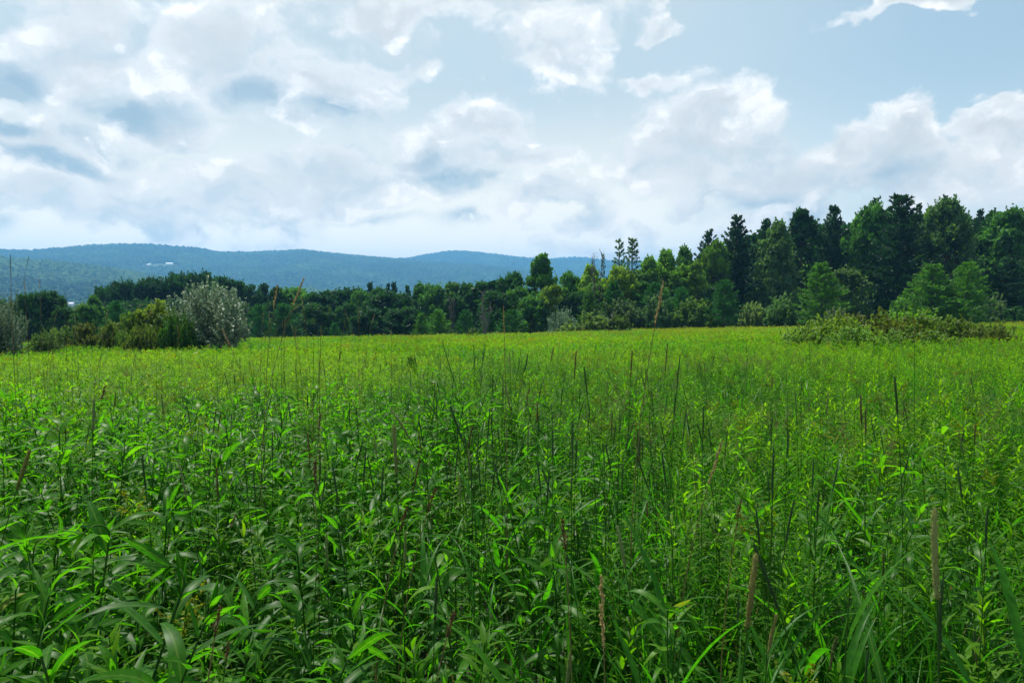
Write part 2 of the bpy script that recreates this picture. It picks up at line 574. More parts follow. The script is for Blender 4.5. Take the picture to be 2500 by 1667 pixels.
def ball_tree(seed, kind):
    r = np.random.default_rng(seed)
    nu, nv = 9, 6
    u = np.linspace(0, 2 * np.pi, nu, endpoint=False)
    v = np.linspace(.02, np.pi * .9, nv)
    U, Vv = np.meshgrid(u, v, indexing='ij')
    rad = 1 + r.uniform(-.22, .22, U.shape)
    if kind == 'round':
        x, y, z = np.sin(Vv) * np.cos(U) * 5.6 * rad, np.sin(Vv) * np.sin(U) * 5.6 * rad, 7 + np.cos(Vv) * 6.0 * rad
    else:
        h = Vv / Vv.max()
        x, y, z = h * np.cos(U) * 3.8 * rad, h * np.sin(U) * 3.8 * rad, 15 - h * 13 + r.uniform(-.5, .5, U.shape)
    P = np.stack([x, y, z], -1).reshape(-1, 3)
    i, j = np.meshgrid(np.arange(nu), np.arange(nv - 1), indexing='ij')
    i2 = (i + 1) % nu
    Q = np.stack([i * nv + j, i * nv + j + 1, i2 * nv + j + 1, i2 * nv + j], -1).reshape(-1, 4)
    return mk_mesh('hill_tree', P, Q, M_HILLTREE, r.uniform(0, 1, len(P)), smooth=False)


# ------------------------------------------------------------------ scatter with geometry nodes (only for "stuff" that nobody could count)
def scatter(name, meshes, P, rot, scl, idx, tint, **props):
    """one object that repeats the meshes at points P"""
    col = bpy.data.collections.new(name + '_kinds')
    for k, me in enumerate(meshes):
        o = bpy.data.objects.new('%s_kind_%03d' % (name, k), me)
        col.objects.link(o)
    n = len(P)
    me = bpy.data.meshes.new(name)
    me.vertices.add(n)
    me.vertices.foreach_set('co', np.asarray(P, np.float32).ravel())
    for nm, ty, arr, key in (('rot', 'FLOAT_VECTOR', rot, 'vector'), ('scl', 'FLOAT_VECTOR', scl, 'vector'), ('idx', 'INT', idx, 'value'), ('tint', 'FLOAT', tint, 'value')):
        a = me.attributes.new(nm, ty, 'POINT')
        a.data.foreach_set(key, np.asarray(arr, np.int32 if ty == 'INT' else np.float32).ravel())
    me.update()
    g = bpy.data.node_groups.new(name, 'GeometryNodeTree')
    g.interface.new_socket('Geometry', in_out='INPUT', socket_type='NodeSocketGeometry')
    g.interface.new_socket('Geometry', in_out='OUTPUT', socket_type='NodeSocketGeometry')
    N = g.nodes
    gi, go = N.new('NodeGroupInput'), N.new('NodeGroupOutput')
    ip = N.new('GeometryNodeInstanceOnPoints')
    ci = N.new('GeometryNodeCollectionInfo')
    ci.inputs[0].default_value = col
    ci.inputs[1].default_value = True
    ci.inputs[2].default_value = True

    def named(nm, ty):
        a = N.new('GeometryNodeInputNamedAttribute')
        a.data_type = ty
        a.inputs[0].default_value = nm
        return a.outputs[0]
    e2r = N.new('FunctionNodeEulerToRotation')
    g.links.new(named('rot', 'FLOAT_VECTOR'), e2r.inputs[0])
    g.links.new(gi.outputs[0], ip.inputs['Points'])
    g.links.new(ci.outputs[0], ip.inputs['Instance'])
    ip.inputs['Pick Instance'].default_value = True
    g.links.new(named('idx', 'INT'), ip.inputs['Instance Index'])
    g.links.new(e2r.outputs[0], ip.inputs['Rotation'])
    g.links.new(named('scl', 'FLOAT_VECTOR'), ip.inputs['Scale'])
    g.links.new(ip.outputs[0], go.inputs[0])
    o = link(name, me, kind='stuff', **props)
    md = o.modifiers.new('scatter', 'NODES')
    md.node_group = g
    return o


nH = len(HILL_PTS)
scatter('hill_forest', [ball_tree(i, 'round') for i in range(5)] + [ball_tree(9 + i, 'spire') for i in range(2)], HILL_PTS[:, :3],
        np.stack([np.zeros(nH), np.zeros(nH), rng.uniform(0, 6.28, nH)], 1),
        HILL_PTS[:, 3:4] * np.stack([np.ones(nH), np.ones(nH), rng.uniform(.8, 1.15, nH)], 1),
        np.where(rng.random(nH) < .14, rng.integers(5, 7, nH), rng.integers(0, 5, nH)), HILL_PTS[:, 4])

# ------------------------------------------------------------------ summer haze
hz, hg, ho = new_mat('haze')
pv = hz.node_tree.nodes.new('ShaderNodeVolumePrincipled')
pv.inputs['Color'].default_value = (.19, .53, .97, 1)
pv.inputs['Density'].default_value = 2.1e-4
pv.inputs['Anisotropy'].default_value = .25
hz.node_tree.links.new(pv.outputs[0], ho.inputs['Volume'])
x0, x1, y0, y1, z0, z1 = -7000, 7000, -400, 9600, -30.5, 288
V = [(x, y, z) for x in (x0, x1) for y in (y0, y1) for z in (z0, z1)]
Q = [(0, 1, 3, 2), (4, 6, 7, 5), (0, 4, 5, 1), (2, 3, 7, 6), (0, 2, 6, 4), (1, 5, 7, 3)]
link('haze', mk_mesh('haze', V, Q, hz, smooth=False), kind='stuff')
print('LAND hill trees', nH)


# ------------------------------------------------------------------ trees: crown builders (unit metres, scaled when placed)
def leaf_quads(C, size, r, up=.3, long=1.5, outward=None):
    """small bent leaf-sized quads centred at C with random orientation"""
    n = len(C)
    d = r.normal(size=(n, 3))
    if outward is not None:
        d = d + outward * 1.0
    d[:, 2] -= up * .3
    d /= np.linalg.norm(d, axis=1)[:, None] + 1e-9
    nr = r.normal(size=(n, 3)); nr[:, 2] += up * 2.2
    s = np.cross(d, nr)
    s /= np.linalg.norm(s, axis=1)[:, None] + 1e-9
    sz = np.asarray(size) * r.uniform(.6, 1.35, n)
    a, b = d * (sz * long * .5)[:, None], s * (sz * .5)[:, None]
    V = np.stack([C - a, C + b - a * .1, C + a, C - b - a * .1], 1).reshape(-1, 3)
    return V, np.arange(4 * n).reshape(-1, 4)


def limb_path(p0, p1, r, n=5, wob=.08, sag=0):
    t = np.linspace(0, 1, n)[:, None]
    L = np.linalg.norm(np.asarray(p1) - np.asarray(p0))
    p = np.asarray(p0) * (1 - t) + np.asarray(p1) * t
    p[1:-1] += r.normal(0, wob * L, (n - 2, 3)) * .5
    p[:, 2] += sag * L * (t[:, 0] ** 2 - t[:, 0])
    return p


def broadleaf(seed, H=14.0, rad=4.2, lo=.02, nclump=80, nleaf=190, size=.30, shape='round', open_=0.0):
    r = np.random.default_rng(seed)
    tr, cr = MB(), MB()
    lean = r.normal(0, .025 * H, 2)
    pts = np.array([[lean[0] * t ** 2 + .1 * math.sin(5 * t + seed), lean[1] * t ** 2, H * .88 * t] for t in np.linspace(0, 1, 8)])
    tr.add(*tube(pts, np.linspace(.028, .005, 8) * H * .7, 6))
    zc0, zc1 = H * lo, H
    ph = r.uniform(0, 6.28, 6)
    lob = lambda a_, t_: 1 + .20 * np.sin(2 * a_ + ph[0] + 5 * t_) + .16 * np.sin(3 * a_ + ph[1] - 9 * t_) + .12 * np.sin(5 * a_ + ph[2] + 14 * t_)
    for k in range(nclump):
        t = r.beta(1.15, 1.0) if k > nclump * .2 else 1 - .25 * r.random() ** 1.5
        z = zc0 + (zc1 - zc0) * t
        if shape == 'round':
            w = math.sqrt(max(0, 1 - ((t - .45) / .58) ** 2)) * (.8 + .25 * r.random())
        elif shape == 'oval':
            w = (math.sin(math.pi * min(1, t * .9 + .08)) ** .7) * (.7 + .35 * r.random())
        else:  # 'spire'
            w = (1 - t) ** .65 * (.8 + .4 * r.random()) + .12
        ang = r.uniform(0, 2 * np.pi)
        q = w * rad * (r.random() ** .4 if k % 3 else r.uniform(.85, 1.12)) * lob(ang, t)
        c = np.array([lean[0] * t ** 2 + q * math.cos(ang), lean[1] * t ** 2 + q * math.sin(ang), z - .06 * H * (q / rad) ** 2])
        cs = rad * r.uniform(.16, .36) * (1.0 - .3 * t)
        n = int(nleaf * r.uniform(.7, 1.3))
        d = r.normal(size=(n, 3)); d[:, 2] = np.abs(d[:, 2]) * r.choice([1, 1, 1, -.7], n)
        d /= np.linalg.norm(d, axis=1)[:, None]
        P = c + d * (cs * r.uniform(.45, 1.08, n) ** .6)[:, None] * np.array([1.15, 1.15, .72])
        tone = r.uniform(.05, .95)
        V, Q = leaf_quads(P, size, r, outward=d * .5)
        cr.add(V, Q, np.repeat(np.clip(tone + r.normal(0, .22, n), 0, 1), 4))
        # sprigs that poke out and break the outline
        for s_ in range(6):
            dd = r.normal(size=3) + np.array([math.cos(ang), math.sin(ang), 1.2]) * .8
            dd /= np.linalg.norm(dd)
            m_ = 9
            PP = c + dd * (cs * (.75 + .75 * r.random((m_, 1)) * r.uniform(.5, 1.2))) + r.normal(0, size * .32, (m_, 3))
            V, Q = leaf_quads(PP, size * .9, r, outward=np.tile(dd, (m_, 1)))
            cr.add(V, Q, np.repeat(np.clip(tone + .1 + r.normal(0, .2, m_), 0, 1), 4))
        if k % 2 == 0:
            bz = max(H * .12, z - q * r.uniform(.5, 1.0) - .1 * H)
            bt = min(.95, bz / (H * .88))
            b0 = np.array([lean[0] * bt ** 2, lean[1] * bt ** 2, bz])
            tr.add(*tube(limb_path(b0, c, r, 4, .08, -.2), np.linspace(.008, .0022, 4) * H, 4))
    # stray twigs leaves that break the outline
    n = nclump * 14
    t = r.random(n); ang = r.uniform(0, 6.283, n)
    if shape == 'round':
        w = np.sqrt(np.clip(1 - ((t - .45) / .58) ** 2, 0, 1))
    elif shape == 'oval':
        w = np.sin(np.pi * np.clip(t * .9 + .08, 0, 1)) ** .7
    else:
        w = (1 - t) ** .65 + .1
    w = w * rad * r.uniform(.5, 1.15, n) * lob(ang, t)
    P = np.stack([lean[0] * t ** 2 + w * np.cos(ang), lean[1] * t ** 2 + w * np.sin(ang), zc0 + (zc1 - zc0) * t * 1.01], 1)
    V, Q = leaf_quads(P, size, r)
    cr.add(V, Q, np.repeat(r.uniform(0, .9, n), 4))
    return dict(H=H, rad=rad, trunk=tr.mesh('trunk', M_BARK), crown=cr.mesh('crown', M_TREE, smooth=False))


def needle_spray(cr, p, d, L, r, n, tone, size=.36, w=.085, lift=.5):
    """a bushy twig: long thin quads fanning from the twig"""
    t = r.random(n)
    P = p + d * (t * L)[:, None]
    q = d[None, :] * .9 + r.normal(0, .62, (n, 3))
    q[:, 2] += lift
    q /= np.linalg.norm(q, axis=1)[:, None]
    s = np.cross(q, r.normal(size=(n, 3)))
    s /= np.linalg.norm(s, axis=1)[:, None] + 1e-9
    ll = size * r.uniform(.6, 1.3, n)
    a, b = q * ll[:, None], s * (w * r.uniform(.7, 1.3, n))[:, None]
    V = np.stack([P, P + a * .45 + b, P + a, P + a * .45 - b], 1).reshape(-1, 3)
    cr.add(V, np.arange(4 * n).reshape(-1, 4), np.repeat(np.clip(tone + r.normal(0, .2, n), 0, 1), 4))


def conifer(seed, H=18.0, rad=4.0, lo=.16, step=.50, per=6, dens=1.05, tip=.9, wild=.35, droop=.12, size=.42, w=.10, topspiky=True, lean=0.0, lift=.5, power=.68):
    r = np.random.default_rng(seed)
    tr, cr = MB(), MB()
    def axis(z):
        t = z / H
        return np.array([lean * H * t ** 1.5 + .01 * H * math.sin(3 * t + seed), .01 * H * math.sin(4 * t + 2 * seed), z])
    zs = np.linspace(0, H * .985, 10)
    tr.add(*tube(np.array([axis(z) for z in zs]), np.linspace(.020, .003, 10) * H, 6))
    z = H * lo
    while z < H * .985:
        t = (z / H - lo) / (1 - lo)
        prof = (1 - t) ** power * (min(1, .45 + t * 3.0)) + .05
        nb = max(3, int(round(per * (1 - .35 * t))))
        a0 = r.uniform(0, 6.28)
        for k in range(nb):
            if r.random() < .08 * wild * 3:
                continue
            ang = a0 + k * 6.283 / nb + r.normal(0, .25)
            L = rad * prof * r.uniform(1 - wild, 1 + wild * .45)
            el = tip * t * .75 - droop * (1 - t) + r.normal(0, .08) + .1
            d = np.array([math.cos(ang) * math.cos(el), math.sin(ang) * math.cos(el), math.sin(el)])
            p0 = axis(z)
            p1 = p0 + d * L + np.array([0, 0, .12 * L])
            path = limb_path(p0, p1, r, 4, .05, .12)
            if L > .5:
                tr.add(*tube(path, np.linspace(.0028, .0009, 4) * H * (1 - .5 * t), 3))
            tone = r.uniform(.2, .75)
            nt = max(2, int(L / .42 * dens))
            for q in range(nt):
                f = (q + .6) / nt if t > .15 else .25 + .75 * (q + .6) / nt
                i = min(2, int(f * 3)); ff = f * 3 - i
                p = path[i] * (1 - ff) + path[i + 1] * ff
                side = np.array([-d[1], d[0], 0]) * r.choice([-1, 1]) * r.uniform(.2, .95) + d * .8
                side[2] += .12
                side /= np.linalg.norm(side)
                needle_spray(cr, p, side, min(.85, .32 + .24 * L * (1 - .4 * f)), r, int(10 * dens) + 4, tone, size, w, lift)
            needle_spray(cr, path[-1], d, .25, r, int(7 * dens) + 3, tone, size, w, lift)
        z += step * r.uniform(.75, 1.25) * (1 - .4 * t)
    top = axis(H * .97)
    needle_spray(cr, axis(H * .93), np.array([0, 0, 1.0]), H * .06, r, 40, .5, size * .8, w, .9)
    return dict(H=H, rad=rad, trunk=tr.mesh('trunk', M_BARK), crown=cr.mesh('crown', M_NEEDLE, smooth=False))


def shrub(seed, H=3.2, rad=2.0, nstem=16, nleaf=420, size=.11, up=.6, long=2.0, arch=.35, lo=.1, fringe=.5, mat=None):
    """many stems from the ground carrying small leaves; fountain or dome outline"""
    r = np.random.default_rng(seed)
    tr, cr = MB(), MB()
    for k in range(nstem):
        ang = r.uniform(0, 6.283)
        q = rad * math.sqrt(r.random())
        hh = H * math.sqrt(max(.08, 1 - (q / rad) ** 2 * .9)) * r.uniform(.72, 1.04)
        p0 = np.array([math.cos(ang), math.sin(ang), 0]) * q * (.25 if arch > .3 else .6)
        p1 = np.array([math.cos(ang) * q, math.sin(ang) * q, hh])
        path = limb_path(p0, p1, r, 6, .06, -arch)
        tr.add(*tube(path, np.linspace(.011, .003, 6) * H, 4))
        tone = r.uniform(.25, .75)
        for b in range(9):
            f = lo + (1 - lo) * (b + .8) / 9
            i = min(4, int(f * 5)); ff = f * 5 - i
            p = path[i] * (1 - ff) + path[i + 1] * ff
            n = nleaf // 9
            spread = .30 * rad * r.uniform(.5, 1.1) * (1.1 - .5 * f)
            d = r.normal(size=(n, 3))
            d /= np.linalg.norm(d, axis=1)[:, None]
            P = p + d * (spread * r.random(n) ** .45)[:, None]
            P[:, 2] = np.maximum(P[:, 2], .03 * H)
            V, Q = leaf_quads(P, size, r, up=up, long=long, outward=d * .6)
            cr.add(V, Q, np.repeat(np.clip(tone + r.normal(0, .22, n), 0, 1), 4))
        # upright shoots that stick out of the outline
        for b in range(int(3 * fringe + .5)):
            p = path[-1] + r.normal(0, .1 * rad, 3)
            d = np.array([r.normal(0, .35), r.normal(0, .35), 1.0]); d /= np.linalg.norm(d)
            n = 26
            t = r.random(n)
            P = p + d * (t * H * .2)[:, None] + r.normal(0, size * .35, (n, 3))
            V, Q = leaf_quads(P, size * .9, r, up=up, long=long)
            cr.add(V, Q, np.repeat(np.clip(tone + .12 + r.normal(0, .2, n), 0, 1), 4))
    return dict(H=H, rad=rad, trunk=tr.mesh('stems', M_BARK), crown=cr.mesh('foliage', mat or M_TREE, smooth=False))


def dead_tree(seed, H=11.0, rad=2.0, nb=26):
    r = np.random.default_rng(seed)
    tr, br = MB(), MB()
    for s in range(3):
        base = np.array([r.normal(0, .25), r.normal(0, .25), 0])
        topp = base + np.array([r.normal(0, .45 * rad), r.normal(0, .45 * rad), H * r.uniform(.8, 1)])
        path = limb_path(base, topp, r, 8, .015)
        tr.add(*tube(path, np.linspace(.11, .02, 8), 5))
        for k in range(nb):
            t = r.uniform(.25, .97)
            i = min(6, int(t * 7)); p = path[i] + (path[i + 1] - path[i]) * (t * 7 - i)
            ang = r.uniform(0, 6.28)
            L = rad * r.uniform(.3, .9) * (1.15 - .6 * t)
            d = np.array([math.cos(ang) * .55, math.sin(ang) * .55, .85])
            pp = limb_path(p, p + d * L, r, 5, .06)
            br.add(*tube(pp, np.linspace(.035, .010, 5), 3))
            for q in range(3):
                pq = pp[r.integers(1, 5)]
                br.add(*tube(limb_path(pq, pq + (d + r.normal(0, .4, 3)) * L * .4, r, 3, .05), np.linspace(.016, .007, 3), 3))
    return dict(H=H, rad=rad, trunk=tr.mesh('trunk', M_GREYBARK), crown=br.mesh('branches', M_GREYBARK))


def fit(tp):
    """measure what was really grown, so that it can be placed by its outline"""
    me = tp['crown']
    co = np.empty(len(me.vertices) * 3, np.float32)
    me.vertices.foreach_get('co', co)
    co = co.reshape(-1, 3)
    tp['H'] = float(np.percentile(co[:, 2], 99.7))
    tp['rad'] = float(np.percentile(np.hypot(co[:, 0], co[:, 1]), 96))
    return tp


TPL = {
    'broad': [broadleaf(11), broadleaf(12, rad=3.8, shape='oval', nclump=110), broadleaf(13, rad=4.6, nclump=115), broadleaf(14, rad=3.4, shape='oval'), broadleaf(15, rad=4.0, shape='round', nclump=90)],
    'oak': [broadleaf(21, H=13, rad=5.2, nclump=115, size=.34), broadleaf(22, H=13, rad=5.6, nclump=120, size=.34), broadleaf(23, H=13, rad=4.8, nclump=110, size=.34)],
    'slim': [broadleaf(31, H=12, rad=2.2, shape='oval', nclump=62, nleaf=150, size=.27), broadleaf(32, H=12, rad=2.5, shape='spire', nclump=66, nleaf=150, size=.27), broadleaf(33, H=12, rad=2.3, shape='oval', nclump=56, nleaf=150, size=.27)],
    'pine': [conifer(41), conifer(42, rad=4.4, wild=.5, lo=.25), conifer(43, rad=3.6, wild=.45, lo=.18), conifer(44, rad=4.8, lo=.1, per=6, wild=.4)],
    'pinetop': [conifer(51, H=18, rad=2.2, lo=.3, wild=.5, per=5, dens=.9, size=.36, tip=.8), conifer(52, H=18, rad=2.5, lo=.3, wild=.55, per=5, dens=.9, size=.36)],
    'spruce': [conifer(61, H=12, rad=2.2, lo=.12, step=.62, per=5, wild=.35, tip=.7, droop=.3, dens=.8, size=.28, w=.07), conifer(62, H=12, rad=2.0, lo=.12, step=.6, per=5, wild=.4, tip=.7, droop=.25, dens=.8, size=.28, w=.07)],
    'young': [conifer(71, H=7, rad=2.3, lo=.05, step=.30, per=7, wild=.28, dens=1.5, size=.25, w=.045, tip=1.0, lift=.75), conifer(72, H=7, rad=2.5, lo=.05, step=.30, per=7, wild=.38, dens=1.5, size=.26, w=.045, tip=1.0, lean=-.05, lift=.75),
              conifer(73, H=7, rad=2.4, lo=.07, step=.32, per=7, wild=.33, dens=1.4, size=.25, w=.045, tip=1.1, lift=.8, power=.6)],
    'shrub': [shrub(81, rad=1.9, nstem=34, nleaf=360, arch=.2, size=.14), shrub(82, rad=2.1, nstem=38, nleaf=340, arch=.2, size=.14), shrub(83, rad=2.0, nstem=30, nleaf=360, arch=.35, size=.15)],
    'silver': [shrub(91, H=4.2, rad=2.1, nstem=54, nleaf=216, size=.075, arch=.42, long=2.4, fringe=1.4, mat=M_SILVER), shrub(92, H=4.2, rad=2.0, nstem=40, nleaf=234, size=.08, arch=.42, long=2.4, fringe=1.2, mat=M_SILVER)],
    'thicket': [shrub(101, H=2.0, rad=1.6, nstem=80, nleaf=280, size=.080, arch=-.05, long=1.7, fringe=.5), shrub(102, H=2.0, rad=1.7, nstem=84, nleaf=280, size=.080, arch=-.05, long=1.7, fringe=.5)],
    'weed': [shrub(111, H=2.6, rad=1.2, nstem=20, nleaf=150, size=.09, arch=.5, long=2.2, fringe=2.0), shrub(112, H=2.6, rad=1.3, nstem=20, nleaf=150, size=.09, arch=.6, long=2.2, fringe=2.0)],
    'dead': [dead_tree(121), dead_tree(122, nb=20)],
}
for _l in TPL.values():
    for _t in _l:
        fit(_t)
CAT = {'broad': ('broadleaf_tree', 'tree'), 'oak': ('oak_tree', 'tree'), 'slim': ('broadleaf_tree', 'tree'), 'pine': ('pine_tree', 'tree'), 'pinetop': ('pine_tree', 'tree'),
       'spruce': ('spruce_tree', 'tree'), 'young': ('young_pine', 'young tree'), 'shrub': ('shrub', 'shrub'), 'silver': ('silver_shrub', 'shrub'), 'thicket': ('thicket_shrub', 'shrub'),
       'weed': ('tall_weed', 'plant'), 'dead': ('bare_tree', 'tree')}
# base colours of the leaves (linear): what the thing itself has
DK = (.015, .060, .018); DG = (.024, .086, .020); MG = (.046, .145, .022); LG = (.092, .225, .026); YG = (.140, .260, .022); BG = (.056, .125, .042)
SV = (.12, .175, .11); SVL = (.17, .25, .155); OL = (.082, .165, .026); BR = (.070, .135, .024); PY = (.028, .130, .028); PYL = (.062, .180, .020)

T = []
def tree(kind, u, vt, Y, hw, colr, label, k=None, group=None):
    T.append((kind, u, vt, Y, hw, colr, label, k, group))


GW = 'trees of the tall wood on the right'
tree('pine', 1732, 562, 113, 36, DK, 'dark lacy pine at the left end of the tall wood, leaning over lighter leaves', 1, GW)
tree('broad', 1746, 592, 108, 36, LG, 'light green broadleaf tree in front of the wood\'s leftmost tall pine', 0, GW)
tree('pine', 1800, 528, 110, 48, DK, 'broad dark pine, first full-height pine at the left end of the wood', 0, GW)
tree('pine', 1873, 537, 118, 34, DG, 'paler pine behind the grey-green maple at the left of the wood', 2, GW)
tree('broad', 1893, 545, 106, 47, BG, 'grey-green maple with pale leaf edges, left part of the tall wood', 1, GW)
tree('slim', 1962, 513, 112, 36, DG, 'narrow dark broadleaf tree with a pointed top right of the grey-green maple', 0, GW)
tree('pine', 2034, 505, 112, 44, DK, 'dark pine with bare lower trunk beside the bright green tree', 0, GW)
tree('broad', 2118, 502, 107, 56, MG, 'bright green broadleaf tree in the middle of the tall wood', 2, GW)
tree('pinetop', 2142, 483, 120, 28, DG, 'spiky pine top rising behind the bright green tree', 0, GW)
tree('pine', 2200, 478, 100, 70, DK, 'largest dark pine of the wood, standing forward with wide boughs', 3, GW)
tree('pinetop', 2242, 498, 119, 22, DG, 'thin pine top just right of the largest dark pine', 1, GW)
tree('pinetop', 2308, 480, 119, 30, DK, 'forked pine top above the big grey-green maple on the right', 0, GW)
tree('broad', 2325, 493, 103, 64, BG, 'big grey-green maple with shining leaf clumps, right part of the wood', 2, GW)
tree('pinetop', 2392, 512, 119, 24, DK, 'dark pine tip between the big grey-green maple and the right edge trees', 1, GW)
tree('broad', 2422, 520, 110, 46, DG, 'dark rounded broadleaf tree right of the big grey-green maple', 3, GW)
tree('broad', 2478, 513, 105, 52, MG, 'mid green broadleaf tree at the right edge of the picture', 4, GW)
tree('broad', 2560, 505, 107, 60, DG, 'dark broadleaf tree cut off by the right edge of the picture', 0, GW)
tree('pine', 2462, 632, 98, 58, DK, 'low shaggy dark pine in front of the right edge trees', 3, GW)
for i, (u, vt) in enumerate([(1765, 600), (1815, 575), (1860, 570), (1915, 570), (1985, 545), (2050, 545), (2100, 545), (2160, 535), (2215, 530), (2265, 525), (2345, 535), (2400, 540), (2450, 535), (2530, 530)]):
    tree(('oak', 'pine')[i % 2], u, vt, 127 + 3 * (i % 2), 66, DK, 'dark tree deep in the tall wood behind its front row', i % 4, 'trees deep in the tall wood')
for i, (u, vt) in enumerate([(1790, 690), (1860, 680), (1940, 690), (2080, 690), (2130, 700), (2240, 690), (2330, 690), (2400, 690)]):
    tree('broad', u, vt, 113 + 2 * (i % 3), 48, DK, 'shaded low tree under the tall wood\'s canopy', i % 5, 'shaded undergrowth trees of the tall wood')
tree('young', 1768, 684, 88, 48, PY, 'dense dark young pine standing alone at the left of the wood\'s foot', 2)
tree('young', 2008, 642, 84, 60, PYL, 'upright young pine before the middle of the tall wood', 0)
tree('young', 2288, 645, 82, 64, PYL, 'leaning bright young pine, left of the pair on the right', 1)
tree('young', 2363, 640, 80, 56, PYL, 'rounded bright young pine with bare foot, right of the pair', 2)
tree('young', 1500, 688, 97, 40, PY, 'soft young pine below the twin spruces', 0)
tree('young', 1608, 690, 97, 44, PY, 'dark young pine left of the round olive shrub, behind grey bushes', 1)
tree('young', 1663, 702, 98, 34, PY, 'dark young pine directly behind the round olive shrub', 2)
tree('young', 1440, 712, 95, 36, PYL, 'pale young pine in front of the bare grey tree', 0)
tree('young', 1250, 756, 86, 44, PY, 'blue-green young pine beside the silvery bush, low at the meadow edge', 2)
tree('young', 1030, 765, 96, 30, PYL, 'leftmost of the small pines before the middle tree row', 0)
tree('young', 1074, 756, 95, 36, PYL, 'widest of the small pines before the middle tree row', 1)
tree('young', 1136, 757, 96, 32, PY, 'small rounded pine left of the pale bare trunk', 2)
tree('young', 1196, 764, 97, 28, PY, 'small pine right of the pale bare trunk', 0)
tree('shrub', 1690, 731, 90, 56, OL, 'round olive green shrub at the meadow edge left of the lone young pine', 0)
tree('shrub', 1912, 722, 88, 52, (0.072, 0.159, 0.051), 'silvery green dome of a shrub left of the upright young pine', 1)
tree('shrub', 1836, 741, 90, 32, (0.132, 0.202, 0.070), 'pale small shrub between the lone young pine and the silvery dome', 2)
tree('broad', 2062, 658, 93, 46, (0.070, 0.147, 0.050), 'small pale broadleaf tree just right of the upright young pine', 4)
tree('shrub', 2042, 752, 80, 26, SV, 'small silver shrub left of the brown-green thicket', 2)
tree('shrub', 2208, 727, 86, 46, LG, 'light green shrub behind the middle of the thicket', 0)
tree('shrub', 2420, 724, 90, 40, (0.068, 0.140, 0.051), 'pale shrub right of the pair of bright young pines', 1)
tree('shrub', 2485, 750, 86, 34, DG, 'dark shrub at the far right meadow edge', 2)
GT = 'shrubs of the brown-green thicket in the meadow'
for i, (u, vt, Y, hw, c, l) in enumerate([
        (1972, 796, 25, 52, OL, 'low olive shrub trailing off the left end of the thicket'),
        (2052, 770, 25, 66, (0.093, 0.163, 0.022), 'yellow-green shrub, left hump of the thicket'),
        (2140, 764, 26, 66, (0.090, 0.132, 0.022), 'olive shrub, second hump from the left of the thicket'),
        (2212, 757, 27, 60, LG, 'greenest and tallest shrub in the thicket\'s middle'),
        (2285, 768, 25.5, 58, BR, 'brownish shrub right of the thicket\'s tallest part'),
        (2355, 778, 25, 52, (.074, .128, .026), 'brown-green shrub sloping to the right end of the thicket'),
        (2418, 788, 24, 42, (.082, .122, .028), 'olive brown twiggy shrub closing the right end of the thicket'),
        (2105, 800, 23, 60, OL, 'low olive shrub along the front left of the thicket'),
        (2235, 803, 23, 70, BR, 'low brownish shrub along the front of the thicket')]):
    tree('thicket', u, vt + 4, Y, hw * 1.5, c, l, i % 2, GT)

GC = 'trees of the middle edge'
tree('broad', 1325, 624, 105, 40, MG, 'tall forked broadleaf tree standing above its neighbours against the blue hill', 3, GC)
tree('broad', 1245, 668, 108, 42, DG, 'dark broadleaf tree left of the tall forked tree', 0, GC)
tree('slim', 1208, 688, 109, 32, DK, 'dark narrow tree at the right end of the middle row', 2, GC)
tree('broad', 1350, 697, 100, 33, YG, 'small yellow-green tree under the tall forked tree', 4, GC)
tree('broad', 1393, 666, 106, 33, MG, 'mid green rounded tree between the forked tree and the bare grey tree', 0, GC)
tree('broad', 1447, 650, 104, 38, YG, 'yellow-green tree behind the bare grey tree', 1, GC)
tree('dead', 1458, 606, 100, 22, (1, 1, 1), 'bare grey tree with thin upright branches', 0)
tree('spruce', 1513, 585, 103, 32, BG, 'left spire of the two close spruces', 0, 'two close spruces')
tree('spruce', 1545, 582, 104, 34, BG, 'right and bushier spire of the two close spruces', 1, 'two close spruces')
tree('spruce', 1472, 620, 112, 14, BG, 'tiny spruce tip behind the bare grey tree', 0)
tree('broad', 1522, 652, 100, 38, YG, 'yellow-green tree at the foot of the twin spruces', 2, GC)
tree('broad', 1580, 630, 106, 38, LG, 'light green tree right of the twin spruces', 1, GC)
tree('broad', 1628, 612, 108, 36, LG, 'light green tree with upright leafy tops, second right of the spruces', 3, GC)
tree('broad', 1674, 606, 108, 38, (0.056, 0.155, 0.034), 'tallest light green tree next to the dark lacy pine', 1, GC)
tree('slim', 1704, 640, 103, 32, OL, 'olive tree tucked under the dark lacy pine', 1, GC)
tree('broad', 1560, 690, 101, 40, MG, 'mid green tree low behind the grey-green bushes', 4, GC)
tree('broad', 1395, 715, 100, 40, DG, 'dark low tree behind the yellow-green bush and silver bush', 2, GC)
tree('broad', 1300, 725, 99, 40, MG, 'green low tree right of the blue-green young pine', 0, GC)
tree('silver', 1374, 750, 84, 36, (0.115, 0.216, 0.112), 'silvery upright bush, leftmost of the meadow edge bushes', 1)
tree('shrub', 1432, 763, 80, 58, (0.109, 0.186, 0.046), 'wide yellow-green bush right of the silvery upright bush', 1)
tree('shrub', 1508, 771, 79, 34, BR, 'brownish bush at the right end of the yellow-green one', 0)
tree('shrub', 1516, 734, 90, 50, (0.070, 0.132, 0.054), 'grey-green bush behind the brownish bush', 2)
tree('shrub', 1592, 722, 90, 46, (0.063, 0.140, 0.056), 'tall blue-grey bush left of the round olive shrub', 1)
tree('shrub', 1155, 803, 62, 18, (0.096, 0.166, 0.047), 'tiny pale bush on the brow of the meadow before the bare trunk', 2)

